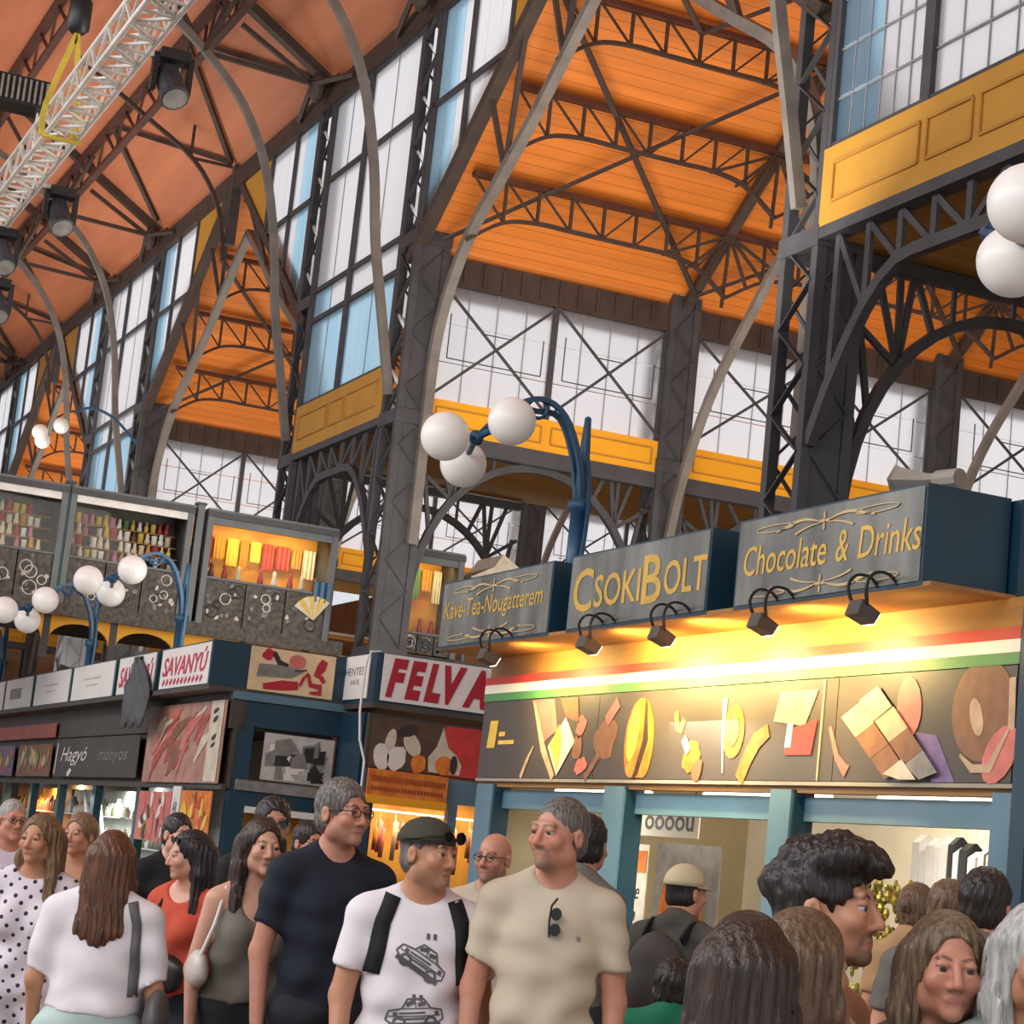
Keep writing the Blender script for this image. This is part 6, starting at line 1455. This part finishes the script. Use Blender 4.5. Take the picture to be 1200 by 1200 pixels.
for e in (-1, 1):
    o = strap(I, 'shirt', [(e*.105*I['sw'], 1.475*S_), (e*.135*I['sw'], 1.38*S_), (e*.155*I['sw'], 1.2*S_), (e*.165*I['sw'], 1.0*S_)], .055, BLK, 'shoulder_strap'); o.parent = bk
g = Sdf(); g.ell((0, .22, 1.2*S_), (.15, .09, .23), .02); mesh_sdf(g, grid(-.2, .2, .016), grid(.1, .34, .016), grid(.9*S_, 1.5*S_, .016), 'bag_body', [BLK], bk)
# sunglasses hung on the beige tee
I = P['beige']; T = bvh(I, 'shirt'); S_ = I['S']
sgl = carried('sunglasses', 'folded dark sunglasses hanging from the collar of the beige tee', 'sunglasses', I)
mb = MB(); rs = MB(); hit = T.ray_cast(Vector((.02, -.6, 1.33*S_)), Vector((0, 1, 0)))[0]; yb = (hit.y if hit else -.13)-.014
for z in (1.375*S_, 1.325*S_):
    mb.add([(.018+.019*cos(a), yb, z+.022*sin(a)) for a in frange(0, 2*pi, 12)[:-1]]+[(.018+.019*cos(a), yb-.006, z+.022*sin(a)) for a in frange(0, 2*pi, 12)[:-1]], [tuple(range(12)), tuple(range(23, 11, -1))]+[(i, (i+1) % 12, 12+(i+1) % 12, 12+i) for i in range(12)])
mb.build('dark_lenses', LENS, None).parent = sgl
rs.tube([(.0, yb, 1.40*S_), (-.004, yb+.006, 1.35*S_), (.0, yb, 1.30*S_)], .004, 6); rs.tube([(.0, yb, 1.40*S_), (.018, yb+.01, 1.425*S_)], .004, 6); rs.build('frame', BLACKM, None).parent = sgl
mb = MB(); ribbon(T, mb, [(.10, 1.31*S_), (.104, 1.296*S_)], .012); attach(mb, 'breast_emblem', GREYP, I)
# white shoulder bag
I = P['tank']; S_ = I['S']; wbag = carried('shoulder_bag', 'white leather shoulder bag of the woman in the olive tank top', 'bag', I)
g = Sdf(); g.ell((-.205, -.02, 1.13*S_), (.035, .11, .06), .02); g.ell((-.205, -.02, 1.09*S_), (.04, .12, .05), .03); mesh_sdf(g, grid(-.28, -.13, .009), grid(-.17, .13, .009), grid(1.0*S_, 1.25*S_, .009), 'bag_body', [mat('white_leather', '#d9d6cf', .4, 0, .08, 6)], wbag)
mb = MB(); mb.tube([(-.21, -.09, 1.17*S_), (-.165, -.07, 1.3*S_), (-.125, -.02, 1.455*S_), (-.11, .02, 1.47*S_), (-.13, .07, 1.42*S_), (-.2, .06, 1.17*S_)], .007, 6); mb.build('bag_strap', WHITE, None).parent = wbag
# black bag of the coral woman
I = P['coral']; S_ = I['S']; b2 = carried('handbag', 'black bag held at the waist of the woman in the coral top', 'bag', I)
g = Sdf(); g.ell((.05, -.19, 1.08*S_), (.13, .05, .075), .02); g.ell((.05, -.19, 1.03*S_), (.12, .05, .06), .02); mesh_sdf(g, grid(-.12, .22, .01), grid(-.27, -.1, .01), grid(.9*S_, 1.2*S_, .01), 'bag_body', [mat('black_leather', '#24211f', .35, 0, .2, 6)], b2)
mb = MB(); mb.tube([(-.05, -.19, 1.13*S_), (-.08, -.15, 1.3*S_), (-.1, .0, 1.47*S_), (-.1, .1, 1.4*S_)], .009, 6); mb.build('bag_strap', BLACKM, None).parent = b2
# grey strap and bag of the woman seen from behind
I = P['back']; S_ = I['S']; b3 = carried('shoulder_bag', 'grey bag on a flat strap over the white tee of the woman seen from behind', 'bag', I)
o = strap(I, 'shirt', [(-.115, 1.47*S_), (-.14, 1.38*S_), (-.15, 1.2*S_), (-.155, 1.08*S_)], .035, mat('grey_strap', '#6c6a6c', .6, 0, .2, 5), 'bag_strap', .6, -1); o.parent = b3
g = Sdf(); g.ell((-.25, .04, .98*S_), (.05, .13, .13), .02); mesh_sdf(g, grid(-.34, -.16, .011), grid(-.12, .2, .011), grid(.8*S_, 1.15*S_, .011), 'bag_body', [mat('grey_leather', '#5b595b', .5, 0, .25, 6)], b3)
# backpack of the man in the beige cap
I = P['cap']; S_ = I['S']; b4 = carried('backpack', 'dark rounded backpack on the man in the beige cap', 'backpack', I)
g = Sdf(); g.ell((0, .19, 1.22*S_), (.15, .09, .21), .02); g.ell((0, .25, 1.14*S_), (.11, .05, .11), .03); mesh_sdf(g, grid(-.2, .2, .012), grid(.05, .34, .012), grid(.95*S_, 1.5*S_, .012), 'bag_body', [mat('brown_nylon', '#4c4543', .7, 0, .25, 5)], b4)
for e in (-1, 1):
    mb = MB(); mb.path([(e*.1, .14, 1.4*S_), (e*.11, .06, 1.475*S_), (e*.12, -.06, 1.45*S_), (e*.14, -.13, 1.3*S_), (e*.15, -.11, 1.1*S_)], .05, .012, (1, 0, 0)); mb.build('shoulder_strap', BLK, None).parent = b4
